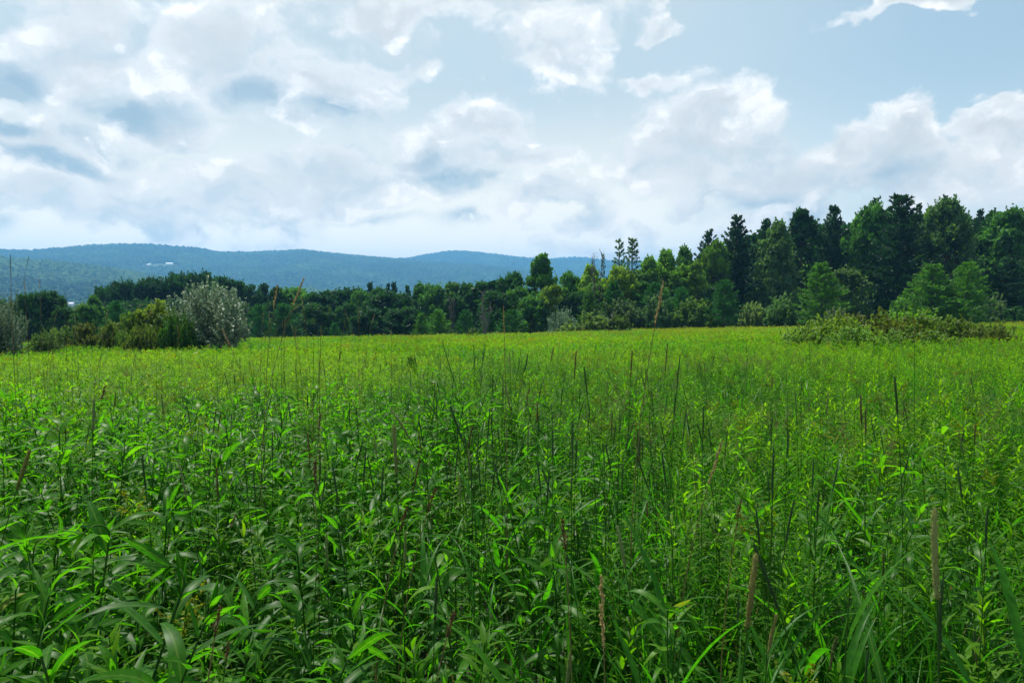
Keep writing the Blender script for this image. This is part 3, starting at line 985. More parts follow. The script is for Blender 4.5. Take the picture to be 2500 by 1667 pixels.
for i, (u, vt, cc) in enumerate([(1215, 712, DG), (1262, 705, MG), (1300, 708, DG), (1345, 712, MG), (1372, 702, LG), (1420, 695, MG), (1462, 690, LG), (1492, 678, MG), (1535, 676, LG), (1566, 668, MG),
                                (1600, 662, LG), (1640, 655, MG), (1668, 650, LG), (1700, 672, MG), (1725, 650, DG), (1590, 700, MG), (1640, 700, DG), (1690, 705, MG), (1545, 712, DG), (1740, 700, DG)]):
    tree(('broad', 'oak')[i % 2], u, vt, 102 + 2.5 * (i % 3) + (4 if vt < 690 else 0), 44, cc, 'leafy tree crowding in behind the bushes of the middle edge', i % 3, 'crowded trees behind the bushes of the middle edge')
GM = 'trees of the middle row below the hills'
MIDROW = [
    ('pine', 612, 697, 34, 128, DK, 'dark blunt pine right of the big silver bush'), ('pine', 645, 694, 28, 132, DK, 'dark pine, second right of the silver bush'),
    ('broad', 672, 704, 26, 126, DG, 'green broadleaf tree right of the two dark pines'), ('oak', 716, 706, 38, 128, MG, 'broad mid green tree behind the tallest tan seed heads'),
    ('broad', 770, 716, 30, 122, DG, 'low dark green tree where the middle row dips'), ('slim', 803, 712, 28, 126, DK, 'dark tree just right of the dip in the middle row'),
    ('oak', 848, 707, 36, 130, DK, 'round dark crown left of the thin pine tips'), ('broad', 884, 710, 26, 124, MG, 'mid green tree beside the leftmost thin pine tip'),
    ('pinetop', 905, 690, 18, 130, DK, 'leftmost thin pine tip of the middle row'), ('broad', 928, 706, 30, 122, DG, 'dark broadleaf tree between the thin pine tips'),
    ('pinetop', 946, 692, 15, 131, DK, 'second thin pine tip of the middle row'), ('pinetop', 963, 689, 17, 132, DK, 'third thin pine tip of the middle row'),
    ('pinetop', 996, 697, 16, 130, DG, 'rightmost thin pine tip of the middle row'), ('slim', 1021, 694, 26, 124, MG, 'narrow green tree right of the last thin pine tip'),
    ('broad', 1062, 697, 32, 120, MG, 'rounded green tree above the widest small pine'), ('slim', 1103, 692, 26, 118, MG, 'tall narrow tree with pale stems in the middle row'),
    ('broad', 1142, 694, 30, 117, DG, 'dark leafy tree left of the pale bare trunk'), ('slim', 1178, 690, 28, 115, DG, 'slender tree behind the pale bare trunk'),
]
for kd, u, vt, hw, Y, c, l in MIDROW:
    tree(kd, u, vt, Y, hw * (1.1 if kd == 'pinetop' else 1.35), c, l, None, GM)
tree('oak', 955, 716, 108, 56, DK, 'wide dark tree low in front of the thin pine tips', 0, GM)
tree('broad', 862, 742, 104, 42, DG, 'low dark tree in front of the middle row\'s round crown', 2, GM)
tree('broad', 775, 742, 102, 42, DG, 'low green tree in front of the dip in the middle row', 0, GM)
tree('young', 695, 742, 98, 44, PY, 'bushy dark young pine behind the tallest tan seed heads', 1, GM)
tree('young', 632, 745, 96, 38, PY, 'bushy dark young pine just right of the silver bush', 2, GM)
tree('oak', 905, 756, 98, 44, DK, 'dark bush-like tree low at the middle of the brow', 1, GM)
tree('young', 818, 788, 88, 24, PY, 'small dark pine low on the brow left of centre', 0, GM)
tree('oak', 990, 752, 100, 42, DK, 'dark low tree left of the small pines', 2, GM)
tree('dead', 1184, 704, 95, 22, (1, 1, 1), 'pale bare trunk with forked branches in the middle row', 1)
tree('dead', 1101, 716, 98, 14, (1, 1, 1), 'thin pale bare trunk above the widest small pine', 0)
for i, u in enumerate(range(590, 1240, 40)):
    tree('oak', u, 722 + 9 * (i % 3), 138, 50, DK, 'dark tree filling the middle row from behind', i % 5, 'trees filling the middle row from behind')

GO = 'dark oaks on the left below the hill'
tree('oak', 250, 703, 128, 32, DK, 'leftmost and lowest crown of the dark oaks', 0, GO)
tree('oak', 302, 690, 130, 40, DK, 'second crown from the left in the dark oaks', 1, GO)
tree('oak', 372, 682, 133, 46, DK, 'third crown from the left in the dark oaks', 2, GO)
tree('oak', 435, 670, 135, 42, DK, 'dark oak crown just left of the silver bush top', 0, GO)
tree('oak', 492, 670, 136, 42, DK, 'dark oak crown directly behind the silver bush top', 1, GO)
tree('oak', 548, 681, 134, 44, DK, 'dark oak crown right of the silver bush top', 2, GO)
tree('pine', 586, 690, 127, 26, DK, 'dark pine at the right end of the oaks', 2, GO)
for i, (u, vt) in enumerate([(275, 708), (335, 695), (405, 690), (465, 684), (520, 688), (570, 700)]):
    tree('oak', u, vt, 142, 40, DK, 'dark crown filling a gap behind the front oaks', i % 3, 'crowns behind the front oaks')
for i, (u, vt) in enumerate([(280, 740), (350, 735), (420, 735), (500, 735), (560, 735)]):
    tree('oak', u, vt, 112, 50, DK, 'low dark tree at the foot of the oaks', i % 3, 'low trees at the foot of the oaks')
GL = 'trees on the left edge'
tree('oak', 72, 720, 84, 36, DG, 'dark tree just right of the silver bush on the left edge', 1, GL)
tree('oak', 114, 714, 86, 40, DK, 'darker and taller tree of the small clump near the left edge', 2, GL)
tree('broad', 152, 752, 82, 26, DG, 'lower tree closing the small dark clump on its right', 0, GL)
tree('broad', 206, 744, 80, 28, MG, 'mid green bushy tree right of the small dark clump', 4, GL)
tree('broad', 232, 726, 84, 32, MG, 'taller mid green tree before the leftmost oak', 1, GL)
tree('young', 284, 735, 82, 36, PY, 'dusky young pine before the oaks\' second crown', 2, GL)
tree('oak', -20, 735, 88, 44, DG, 'dark tree at the left border behind the silver bush', 0, GL)
tree('silver', 4, 722, 30, 52, SV, 'grey silver bush cut by the left edge of the picture', 1)
tree('silver', 516, 692, 36, 94, SVL, 'large silver-leaved bush standing by the meadow on the left', 0)
tree('weed', 372, 736, 38, 58, (0.116, 0.194, 0.025), 'arching yellow-green shrub left of the large silver bush', 0)
tree('thicket', 436, 768, 34, 46, (0.046, 0.132, 0.022), 'fresh green bramble at the foot of the large silver bush', 0)
GY = 'rank weeds left of the silver bush'
tree('weed', 318, 764, 38, 40, OL, 'tall olive weed beside the arching yellow-green shrub', 1, GY)
tree('weed', 268, 784, 39, 36, (0.078, 0.132, 0.028), 'olive weed clump in the middle of the rank weeds', 0, GY)
tree('weed', 205, 790, 40, 36, (0.093, 0.121, 0.031), 'brown-tinged weed clump below the mid green bushy tree', 1, GY)
tree('weed', 150, 798, 40, 34, (0.070, 0.132, 0.034), 'green weed clump below the small dark clump', 0, GY)
tree('thicket', 105, 812, 33, 44, (0.082, 0.146, 0.056), 'pale greyish low bush right of the left edge silver bush', 1, GY)
tree('weed', 408, 756, 39, 34, (0.109, 0.147, 0.028), 'yellowish weed leaning on the large silver bush', 1, GY)
tree('thicket', 345, 796, 34, 44, (0.085, 0.147, 0.025), 'low yellowish bramble before the tall olive weed', 1, GY)

tree('shrub', 1000, 876, 16, 24, MG, 'dark leafy sapling clump low in the middle of the meadow', 0)
cnt = {}
for kind, u, vt, Y, hw, c, label, k, group in T:
    tp = TPL[kind]
    i = cnt.get(kind, 0); cnt[kind] = i + 1
    tpl = tp[(i if k is None else k) % len(tp)]
    top = at(u, vt, Y)
    gz = float(ground(top.x, Y)) - .08
    H = top.z - gz
    sz = H / tpl['H']
    hw = hw * {'oak': 1.4, 'broad': 1.18, 'slim': 1.25, 'pine': 1.1}.get(kind, 1.0)
    sx = hw / F_PX * Y / tpl['rad']
    nm, cat = CAT[kind]
    root = bpy.data.objects.new(nm, None)
    root.empty_display_size = .2
    COL.objects.link(root)
    root.location = (top.x, Y, gz)
    root.rotation_euler = (0, 0, random.uniform(0, 6.283) if kind not in ('young',) else random.uniform(-.5, .5))
    root.scale = (sx, sx, sz)
    tag(root, label, cat, group)
    a = link('stems' if kind in ('shrub', 'silver', 'thicket', 'weed') else 'trunk', tpl['trunk'], root)
    b = link('branches' if kind == 'dead' else ('foliage' if kind in ('shrub', 'silver', 'thicket', 'weed') else 'crown'), tpl['crown'], root)
    j = random.uniform(.88, 1.12)
    b.color = (c[0] * j, c[1] * random.uniform(.94, 1.06) * j, c[2] * j, 1)
    b['tint'] = random.uniform(.42, .62)
    if kind != 'dead':
        b['kind'] = 'stuff'
print('TREES', len(T), 'tris', sum(2 * (len(t['crown'].polygons) + len(t['trunk'].polygons)) for l in TPL.values() for t in l))

# ------------------------------------------------------------------ farm buildings far away
M_WHITE = plain_mat('white_siding', (.78, .78, .76), (.85, .85, .83), 1, .6)
M_ROOF = plain_mat('grey_roof', (.42, .43, .45), (.52, .53, .55), 1, .5)
M_GLASS = plain_mat('dark_glass', (.03, .035, .04), (.04, .045, .05), 1, .15, .5)


def house(u, v, r, L, D, Hh, rot, label, name, zf=None, roof=M_ROOF):
    a, e = ae(u, v)
    if zf is None:
        z = float(ground(r * math.sin(a), r * math.cos(a)))
    else:   # slide out along the line of sight until the hill is met
        for r in np.arange(2400, 3700, 4.0):
            z = float(zf(np.array([r * math.sin(a)]), np.array([r * math.cos(a)]), np.array([a]), np.array([r]))[0])
            if z > CAM_Z + math.tan(e) * r:
                break
        z += 2.5
    root = bpy.data.objects.new(name, None)
    COL.objects.link(root)
    root.location = (r * math.sin(a), r * math.cos(a), z)
    root.rotation_euler = (0, 0, rot)
    w = MB()
    x, y = L / 2, D / 2
    P = [(-x, -y, -2), (x, -y, -2), (x, y, -2), (-x, y, -2), (-x, -y, Hh), (x, -y, Hh), (x, y, Hh), (-x, y, Hh)]
    w.add(P, [(0, 1, 5, 4), (1, 2, 6, 5), (2, 3, 7, 6), (3, 0, 4, 7)])
    rh = Hh + D * .32
    w.add([(-x, -y, Hh), (-x, y, Hh), (-x, 0, rh), (-x, 0, rh)], [(0, 2, 3, 1)])
    w.add([(x, -y, Hh), (x, y, Hh), (x, 0, rh), (x, 0, rh)], [(0, 1, 2, 3)])
    link('wall', w.mesh('wall', M_WHITE, False), root)
    q = MB()
    o = .5
    P = [(-x - o, -y - o, Hh - .25), (x + o, -y - o, Hh - .25), (x + o, 0, rh + .1), (-x - o, 0, rh + .1), (x + o, y + o, Hh - .25), (-x - o, y + o, Hh - .25)]
    q.add(P, [(0, 1, 2, 3), (3, 2, 4, 5)])
    q.add([(p[0], p[1], p[2] + .18) for p in P], [(0, 1, 2, 3), (3, 2, 4, 5)])
    link('roof', q.mesh('roof', roof, False), root)
    n = max(2, int(L / 5))
    for i in range(n):
        cx = -x + (i + .5) * L / n
        m = MB()
        m.add([(cx - .6, -y - .05, Hh * .35), (cx + .6, -y - .05, Hh * .35), (cx + .6, -y - .05, Hh * .75), (cx - .6, -y - .05, Hh * .75)], [(0, 1, 2, 3)])
        link('window', m.mesh('window', M_GLASS, False), root)
    return root


zmain = hill_fns[1][1]
tag(house(414, 648, 0, 26, 9, 4.5, .1, '', 'barn', zmain, M_WHITE), 'long white barn on the slope of the far blue hill', 'barn')
tag(house(364, 650, 0, 13, 8, 4, -.1, '', 'farmhouse', zmain, M_WHITE), 'small white farmhouse left of the long barn on the far hill', 'house')
tag(house(170, 733, 1180, 11, 7, 4, .15, '', 'farmhouse', None, M_ROOF), 'white valley house low between the left trees, larger of the two', 'house')
tag(house(156, 736, 1140, 9, 7, 4, .3, '', 'farmhouse', None, M_WHITE), 'smaller pale valley house left of the larger one', 'house')


# ------------------------------------------------------------------ meadow plants
M_BROADLEAF = leaf_mat('goldenrod_leaf', (.026, .115, .008), (.056, .185, .008), (.125, .265, .008), trans=.58, trans_col=(1.7, 2.1, .4), rough=.42, spec=.20, veins=True)
M_NARROW = leaf_mat('narrow_leaf', (.036, .125, .006), (.072, .190, .006), (.150, .275, .007), trans=.58, trans_col=(1.9, 2.0, .4), rough=.45, spec=.10, spread=.42)
M_BLADE = leaf_mat('grass_blade', (.020, .105, .009), (.040, .160, .009), (.090, .225, .009), trans=.55, trans_col=(1.6, 2.1, .4), rough=.42, spec=.20, veins=True)
M_STEM = leaf_mat('green_stem', (.020, .075, .010), (.035, .105, .012), (.070, .140, .014), trans=.15, rough=.55, spec=.15)
M_DRY = leaf_mat('dry_straw', (.14, .11, .045), (.22, .17, .07), (.30, .25, .12), trans=.25, trans_col=(1.2, 1.1, .7), rough=.7, spec=.2)
M_HEAD = leaf_mat('seed_head', (.6, .6, .6), (1, 1, 1), (1.5, 1.5, 1.5), trans=.22, trans_col=(1.3, 1.2, .8), rough=.75, spec=.15, objcol=True, spread=1.0)
M_BUD = leaf_mat('goldenrod_bud', (.12, .17, .012), (.19, .22, .013), (.28, .27, .014), trans=.4, trans_col=(1.4, 1.3, .4), rough=.6, spec=.2)


def lance(L, W, pitch, droop, r, nseg=6, fold=.25, twist=.3, base=.35):
    t = np.linspace(0, 1, nseg + 1)
    ph = pitch - droop * t ** 1.35
    dx, dz = np.cos(ph) * L / nseg, np.sin(ph) * L / nseg
    cx = np.concatenate([[0], np.cumsum((dx[1:] + dx[:-1]) / 2)])
    cz = np.concatenate([[0], np.cumsum((dz[1:] + dz[:-1]) / 2)])
    cy = .04 * L * np.sin(2.5 * t + r.uniform(0, 6)) * t
    w = W * .5 * np.clip(base * (1 - t) ** 1.2 + 1.02 * np.sin(np.pi * t ** .8) ** .9, 0, None)
    w[-1] = W * .02
    w[0] = W * .12
    tw = twist * (t - .2) * r.normal() + .08 * np.sin(9 * t + r.uniform(0, 6))
    up = fold * w
    V = np.zeros((nseg + 1, 3, 3))
    for k, s in enumerate((-1, 0, 1)):
        oy, oz = s * w * np.cos(tw), s * w * np.sin(tw) + abs(s) * up
        V[:, k] = np.stack([cx - np.sin(ph) * oz, cy + oy, cz + np.cos(ph) * oz], 1)
    i = np.arange(nseg)
    Q = np.concatenate([np.stack([i * 3 + k, (i + 1) * 3 + k, (i + 1) * 3 + k + 1, i * 3 + k + 1], 1) for k in (0, 1)])
    return V.reshape(-1, 3), Q[:, ::-1]


def mat4(p, tangent, ang, s=1.0):
    x, y = frame(tangent)
    z = np.asarray(tangent) / np.linalg.norm(tangent)
    Rm = np.stack([x, y, z], 1)
    c, q = math.cos(ang), math.sin(ang)
    Rm = Rm @ np.array([[c, -q, 0], [q, c, 0], [0, 0, 1]])
    M = np.eye(4)
    M[:3, :3] = Rm * s
    M[:3, 3] = p
    return M


def xf(M, V):
    return V @ M[:3, :3].T + M[:3, 3]


_r = np.random.default_rng(5)
# leaf shapes shared by all broad leaved goldenrods: (pitch, droop)
BLEAF = [lance(.144 * _r.uniform(.85, 1.15), 0.0192 * _r.uniform(.8, 1.15), p, d, _r, 7, _r.uniform(.1, .4), .7) for p, d in
         [(.25, 1.1), (.55, 1.7), (.05, .6), (.75, 1.5), (1.0, 1.35), (.6, .9), (1.2, .7), (.45, 2.1), (1.3, .35), (.9, 2.3), (.2, .1), (.8, .3), (-.1, .9), (.65, 1.9)]]
BLEAF_ME = [mk_mesh('leaf', v, q, M_BROADLEAF, np.full(len(v), _r.uniform(.2, .8)), rib=np.tile([0., 1., 0.], len(v) // 3)) for v, q in BLEAF]


def broad_plant(seed, nod):
    r = np.random.default_rng(seed)
    H = r.uniform(.80, 1.0)
    n = 12
    t = np.linspace(0, 1, n)
    lx, ly = r.normal(0, .05, 2)
    pts = np.stack([lx * t ** 2, ly * t ** 2, H * t], 1)
    if nod:
        a = r.uniform(0, 6.28); rad = r.uniform(.025, .045)
        k = 7
        th = np.linspace(0, r.uniform(1.9, 2.7), k)[1:]
        arc = np.stack([rad * (1 - np.cos(th)) * math.cos(a), rad * (1 - np.cos(th)) * math.sin(a), rad * np.sin(th)], 1) + pts[-1]
        pts = np.concatenate([pts, arc])
    rad_ = np.linspace(.0036, .0016, len(pts))
    seg = np.linalg.norm(np.diff(pts, axis=0), axis=1)
    cum = np.concatenate([[0], np.cumsum(seg)])
    leaves = []
    nl = int(r.integers(24, 31))
    ang = r.uniform(0, 6.28)
    for k in range(nl):
        f = .26 + .74 * (k / (nl - 1)) ** .85
        s = f * cum[-1]
        i = min(len(seg) - 1, int(np.searchsorted(cum, s)) - 1); i = max(i, 0)
        p = pts[i] + (pts[i + 1] - pts[i]) * (s - cum[i]) / seg[i]
        tg = pts[i + 1] - pts[i]
        ang += 2.4 + r.normal(0, .2)
        if f < .8:
            li, sc = int(r.choice([0, 1, 2, 7, 5, 13, 9, 10, 12, 11])), r.uniform(.85, 1.2)
        elif f < .93:
            li, sc = int(r.choice([3, 5, 4, 1, 11, 9, 13])), r.uniform(.85, 1.25)
        else:
            li, sc = int(r.choice([6, 8, 4, 11])), r.uniform(.4, .8)
        leaves.append((li, mat4(p, tg + r.normal(0, .16, 3) * np.linalg.norm(tg), ang, sc)))
    for k in range(5):   # the tight tip
        leaves.append((int(r.choice([8, 6])), mat4(pts[-1], pts[-1] - pts[-2], r.uniform(0, 6.28), r.uniform(.3, .5))))
    st = MB(); st.add(*tube(pts, rad_, 5), r.uniform(.3, .7))
    fo = MB()
    for li, M in leaves:
        fo.add(xf(M, BLEAF[li][0]), BLEAF[li][1], np.clip(r.normal(.5, .25), 0, 1), 0, True)
    al = MB()
    al.V, al.Q, al.R, al.B, al.n = list(fo.V), list(fo.Q), list(fo.R), list(fo.B), fo.n
    al.M = [np.zeros(len(m), int) for m in fo.M]
    al.add(*tube(pts, rad_, 4), .5, 1)
    return dict(stem=st.mesh('stem', M_STEM), foliage=fo.mesh('foliage', M_BROADLEAF), leaves=leaves,
                joined=al.mesh('plant', [M_BROADLEAF, M_STEM]), nod=nod, H=H)


def narrow_plant(seed, bloom=False):
    r = np.random.default_rng(seed)
    H = r.uniform(.74, .95)
    t = np.linspace(0, 1, 7)
    lx, ly = r.normal(0, .06, 2)
    pts = np.stack([lx * t ** 2, ly * t ** 2, H * t], 1)
    fo = MB()
    nl = 54
    ang = 0
    for k in range(nl):
        f = .3 + .7 * (k / (nl - 1)) ** .8
        p = np.array([lx * f ** 2, ly * f ** 2, H * f])
        ang += 2.4 + r.normal(0, .25)
        pitch = .15 + .72 * max(0, f - .6) / .4 + r.normal(0, .2)
        L = .098 * r.uniform(.75, 1.25) * (1 - .30 * max(0, f - .85) / .15)
        v, q = lance(L, .0118 * r.uniform(.8, 1.2), pitch, r.uniform(.4, 1.2), r, 3, .2)
        fo.add(xf(mat4(p, (0, 0, 1), ang), v), q, np.clip(.25 + .5 * f ** 3 + r.normal(0, .18), 0, 1))
    st = MB(); st.add(*tube(pts, np.linspace(.003, .0014, 7), 4), .5)
    al = MB()
    al.V, al.Q, al.R, al.B, al.n = list(fo.V), list(fo.Q), list(fo.R), list(fo.B), fo.n
    al.M = [np.zeros(len(m), int) for m in fo.M]
    al.add(*tube(pts, np.linspace(.003, .0014, 7), 3), .5, 1)
    d = dict(stem=st.mesh('stem', M_STEM), foliage=fo.mesh('foliage', M_NARROW), H=H)
    if bloom:
        b = MB()
        for k in range(9):
            a = r.uniform(0, 6.28); z = H * r.uniform(.9, 1.04)
            p0 = np.array([lx * .9, ly * .9, H * .94])
            p1 = p0 + np.array([math.cos(a) * .07, math.sin(a) * .07, z - H * .94 + .03])
            b.add(*tube(limb_path(p0, p1, r, 3, .1), [.001, .001, .001], 3), .3)
            C = p0 + (p1 - p0) * r.random((16, 1)) ** .5 + r.normal(0, .006, (16, 3))
            V, Q = leaf_quads(C, .009, r, long=1.2)
            b.add(V, Q, np.repeat(r.random(16), 4))
        d['bloom'] = b.mesh('flower_plume', M_BUD)
        for v_, q_, rr_ in zip(b.V, b.Q, b.R):
            al.V.append(v_); al.R.append(rr_); al.B.append(np.zeros(len(v_))); al.Q.append(q_ + al.n); al.M.append(np.full(len(q_), 2))
        al.n += b.n
    d['joined'] = al.mesh('plant', [M_NARROW, M_STEM, M_BUD])
    return d


def blade(L, W, pitch, droop, r, nseg=7):
    return lance(L, W, pitch, droop, r, nseg, .35, .5, base=.75)


def grass_tuft(seed, n=16, Lm=.62, W=.0075):
    r = np.random.default_rng(seed)
    b = MB()
    for k in range(n):
        v, q = blade(Lm * r.uniform(.6, 1.35), W * r.uniform(.6, 1.3), r.uniform(1.15, 1.5), r.uniform(.15, 1.5), r, 6)
        M = mat4(np.array([*r.normal(0, .03, 2), 0]), (0, 0, 1), r.uniform(0, 6.28))
        b.add(xf(M, v), q, np.clip(r.normal(.45, .25), 0, 1), 1 if r.random() < .07 else 0, True)
    return b.mesh('grass_tuft', [M_BLADE, M_DRY])


def wispy_tuft(seed):
    """thin brownish flowering grass, airy panicles"""
    r = np.random.default_rng(seed)
    b = MB()
    for k in range(7):
        a = r.uniform(0, 6.28); H = r.uniform(.75, 1.05); ln = r.uniform(.05, .28)
        t = np.linspace(0, 1, 7)
        pts = np.stack([math.cos(a) * ln * t ** 2, math.sin(a) * ln * t ** 2, H * t - .12 * t ** 4], 1)
        b.add(*tube(pts, np.linspace(.0016, .0006, 7), 3), .5, 1)
        for q in range(22):
            f = r.uniform(.72, 1.0)
            p = np.array([math.cos(a) * ln * f ** 2, math.sin(a) * ln * f ** 2, H * f - .12 * f ** 4])
            e = p + r.normal(0, .035, 3) * (1.3 - f) * 2 + np.array([0, 0, .015])
            b.add(*tube([p, e], [.0006, .0005], 3), .4, 1)
            V, Q = leaf_quads(e[None], .006, r, long=2)
            b.add(V, Q, .5, 1)
    for k in range(8):
        v, q = blade(.5 * r.uniform(.6, 1.2), .005, r.uniform(1.1, 1.5), r.uniform(.3, 1.5), r, 5)
        b.add(xf(mat4(np.zeros(3), (0, 0, 1), r.uniform(0, 6.28)), v), q, .5, 0)
    return b.mesh('wispy_grass', [M_BLADE, M_DRY])


def far_patch(seed, bud=0.0, n=34, mat=None):
    r = np.random.default_rng(seed)
    b = MB()
    for k in range(n):
        x, y = r.uniform(-.62, .62, 2)
        H = r.uniform(.62, .95)
        m = 17
        f = r.beta(2.2, 1.1, m)
        a = r.uniform(0, 6.28, m)
        q = .055 * (1.25 - f * .7)
        C = np.stack([x + np.cos(a) * q, y + np.sin(a) * q, H * f], 1)
        V, Q = leaf_quads(C, .024, r, up=.5, long=4.4, outward=np.stack([np.cos(a), np.sin(a), .1 + .55 * f], 1) * 1.4)
        b.add(V, Q, np.repeat(np.clip(.2 + .5 * f + r.normal(0, .15, m), 0, 1), 4))
        if r.random() < bud:
            C = np.array([x, y, H]) + r.normal(0, 1, (9, 3)) * (.035, .035, .04)
            V, Q = leaf_quads(C, .030, r, long=1.5)
            b.add(V, Q, np.repeat(r.random(9), 4), 1)
    return b.mesh('meadow_patch', [mat or M_NARROW, M_BUD], smooth=False)


BROAD = [broad_plant(200 + i, i % 5 in (0, 2, 3)) for i in range(14)]
NARROW = [narrow_plant(300 + i) for i in range(7)] + [narrow_plant(320 + i, True) for i in range(2)]
TUFT = [grass_tuft(400 + i) for i in range(5)] + [grass_tuft(410 + i, 9, .78, .015) for i in range(3)]
WISP = [wispy_tuft(420 + i) for i in range(3)]
PATCH = [far_patch(500 + i, .04) for i in range(5)] + [far_patch(510 + i, .75) for i in range(4)] + [far_patch(520, 0, 30, M_BROADLEAF), far_patch(521, .1, 24, M_BLADE), far_patch(522, 0, 26, M_BROADLEAF)]


def sow(dens, y0, y1, f, margin=1.1, slope=.80):
    """random points in the wedge the camera overlooks; f(x, y) thins them"""
    A = slope * (y1 ** 2 - y0 ** 2) + 2 * margin * (y1 - y0)
    n = int(A * dens)
    y = np.sqrt(rng.uniform(y0 ** 2, y1 ** 2, n * 2))
    x = rng.uniform(-1, 1, n * 2) * (slope * y + margin)
    w = (slope * y + margin) / y
    k = rng.random(n * 2) < w / w.max()
    x, y = x[k][:n], y[k][:n]
    k = rng.random(len(x)) < f(x, y)
    return x[k], y[k]


def left_(x, y):
    return smooth01(x / np.maximum(y, .5), .30, -.35)


def f_broad(x, y):
    nz = vnoise(x * .9 + 40, y * .9, 8)
    lf = left_(x, y)
    near = 1 - smooth01(y, 3.2, 4.5 + 5.5 * lf)
    return np.clip((.16 + .86 * lf) * (.55 + .8 * nz), 0, 1) * (.05 + .95 * near)


def f_narrow(x, y):
    nz = vnoise(x * .7, y * .7, 12)
    lf = left_(x, y)
    far = smooth01(y, 1.8, 4.5 + 4 * lf)
    return np.clip((.62 + .45 * far) * (.6 + .7 * nz), 0, 1)


def f_grass(x, y):
    nz = vnoise(x * .8 + 9, y * .6, 15)
    return np.clip((1.0 - .72 * left_(x, y)) * (.25 + 1.1 * nz) * (1 - .6 * smooth01(y, 6, 14)), 0, 1)


def meadow_tint(x, y):
    r = np.hypot(x, y)
    return np.clip(.40 + .5 * (vnoise(x * .35, y * .30, 31) - .5) + .45 * (vnoise(x * .10, y * .05, 33) - .5) + .25 * (vnoise(x * .9, y * .5, 35) - .5) + .12 * smooth01(r, 4, 20), .05, .72)


def canopy(x, y):
    return .95 + .22 * (vnoise(x * .8, y * .8, 51) - .5) + .10 * smooth01(-x / np.maximum(y, .5), .35, .75) * (1 - smooth01(y, 3, 9))


def lay(x, y, lo=.85, hi=1.15, tilt=.08):
    n = len(x)
    P = np.stack([x, y, ground(x, y) - .01], 1)
    rot = np.stack([rng.normal(0, tilt, n), rng.normal(0, tilt, n), rng.uniform(0, 6.283, n)], 1)
    s = canopy(x, y) * rng.uniform(lo, hi, n)
    return P, rot, np.stack([s, s, s], 1)


def in_view(P, m=.04):
    return (np.abs(P[:, 0]) < (.755 - m * 0) * P[:, 1] + .10) & (P[:, 1] > .85)


# --- broad leaved goldenrods
bx, by = sow(44, .95, 13.0, f_broad)
bP, bR, bS = lay(bx, by, .78, 1.14, .16)
bT = meadow_tint(bx, by) + rng.normal(0, .16, len(bx))
bI = rng.integers(0, len(BROAD), len(bx))
order = np.argsort(np.hypot(bP[:, 0], bP[:, 1]) + np.where(in_view(bP), 0, 1e3))
N_IND = 260
rest = np.ones(len(bx), bool)
zones = ('left', 'centre', 'right')
n_leafy = 0
for rank, i in enumerate(order[:N_IND]):
    rest[i] = False
    tp = BROAD[bI[i]]
    root = bpy.data.objects.new('goldenrod', None)
    root.empty_display_size = .05
    COL.objects.link(root)
    root.location = bP[i]; root.rotation_euler = bR[i]; root.scale = bS[i]
    az = bP[i, 0] / bP[i, 1]
    zn = zones[0 if az < -.25 else (2 if az > .25 else 1)]
    look = 'broad-leaved green goldenrod with its tip nodding over' if tp['nod'] else 'upright broad-leaved green goldenrod'
    dist = 'nearest the viewer' if rank < 110 else 'farther into the meadow'
    tag(root, '%s, %s of the foreground, %s' % (look, zn, dist), 'plant', 'goldenrods in the foreground')
    tn = float(bT[i])
    link('stem', tp['stem'], root, tint=tn)
    if rank < 110:
        for li, M in tp['leaves']:
            o = bpy.data.objects.new('leaf', BLEAF_ME[li])
            COL.objects.link(o)
            o.parent = root
            o.matrix_local = Matrix(M.tolist())
            o['tint'] = tn + random.gauss(0, .18)
    else:
        link('foliage', tp['foliage'], root, tint=tn, kind='stuff')
scatter('goldenrods', [t['joined'] for t in BROAD], bP[rest], bR[rest], bS[rest], bI[rest], bT[rest], label='crowded broad-leaved goldenrod plants of the near meadow')

# --- narrow leaved goldenrods
nx, ny = sow(36, .7, 24.0, f_narrow)
nP, nR, nS = lay(nx, ny, .8, 1.15, .12)
nT = meadow_tint(nx, ny) + rng.normal(0, .10, len(nx)) + .06
nI = np.where(rng.random(len(nx)) < .035, rng.integers(7, 9, len(nx)), rng.integers(0, 7, len(nx)))
order = np.argsort(np.hypot(nP[:, 0], nP[:, 1]) + np.where(in_view(nP), 0, 1e3))
rest = np.ones(len(nx), bool)
for rank, i in enumerate(order[:200]):
    rest[i] = False
    tp = NARROW[nI[i]]
    root = bpy.data.objects.new('narrow_leaved_goldenrod', None)
    root.empty_display_size = .05
    COL.objects.link(root)
    root.location = nP[i]; root.rotation_euler = nR[i]; root.scale = nS[i]
    az = nP[i, 0] / nP[i, 1]
    zn = zones[0 if az < -.25 else (2 if az > .25 else 1)]
    tag(root, ('narrow-leaved goldenrod with a yellowish flower plume, %s of the foreground' if 'bloom' in tp else 'slender bright green narrow-leaved goldenrod, %s of the foreground') % zn,
        'plant', 'narrow-leaved goldenrods in the foreground')
    link('stem', tp['stem'], root, tint=float(nT[i]))
    link('foliage', tp['foliage'], root, tint=float(nT[i]), kind='stuff')
    if 'bloom' in tp:
        link('flower_plume', tp['bloom'], root, tint=.5)
scatter('narrow_leaved_goldenrods', [t['joined'] for t in NARROW], nP[rest], nR[rest], nS[rest], nI[rest], nT[rest], label='dense narrow-leaved goldenrods covering the middle of the meadow')

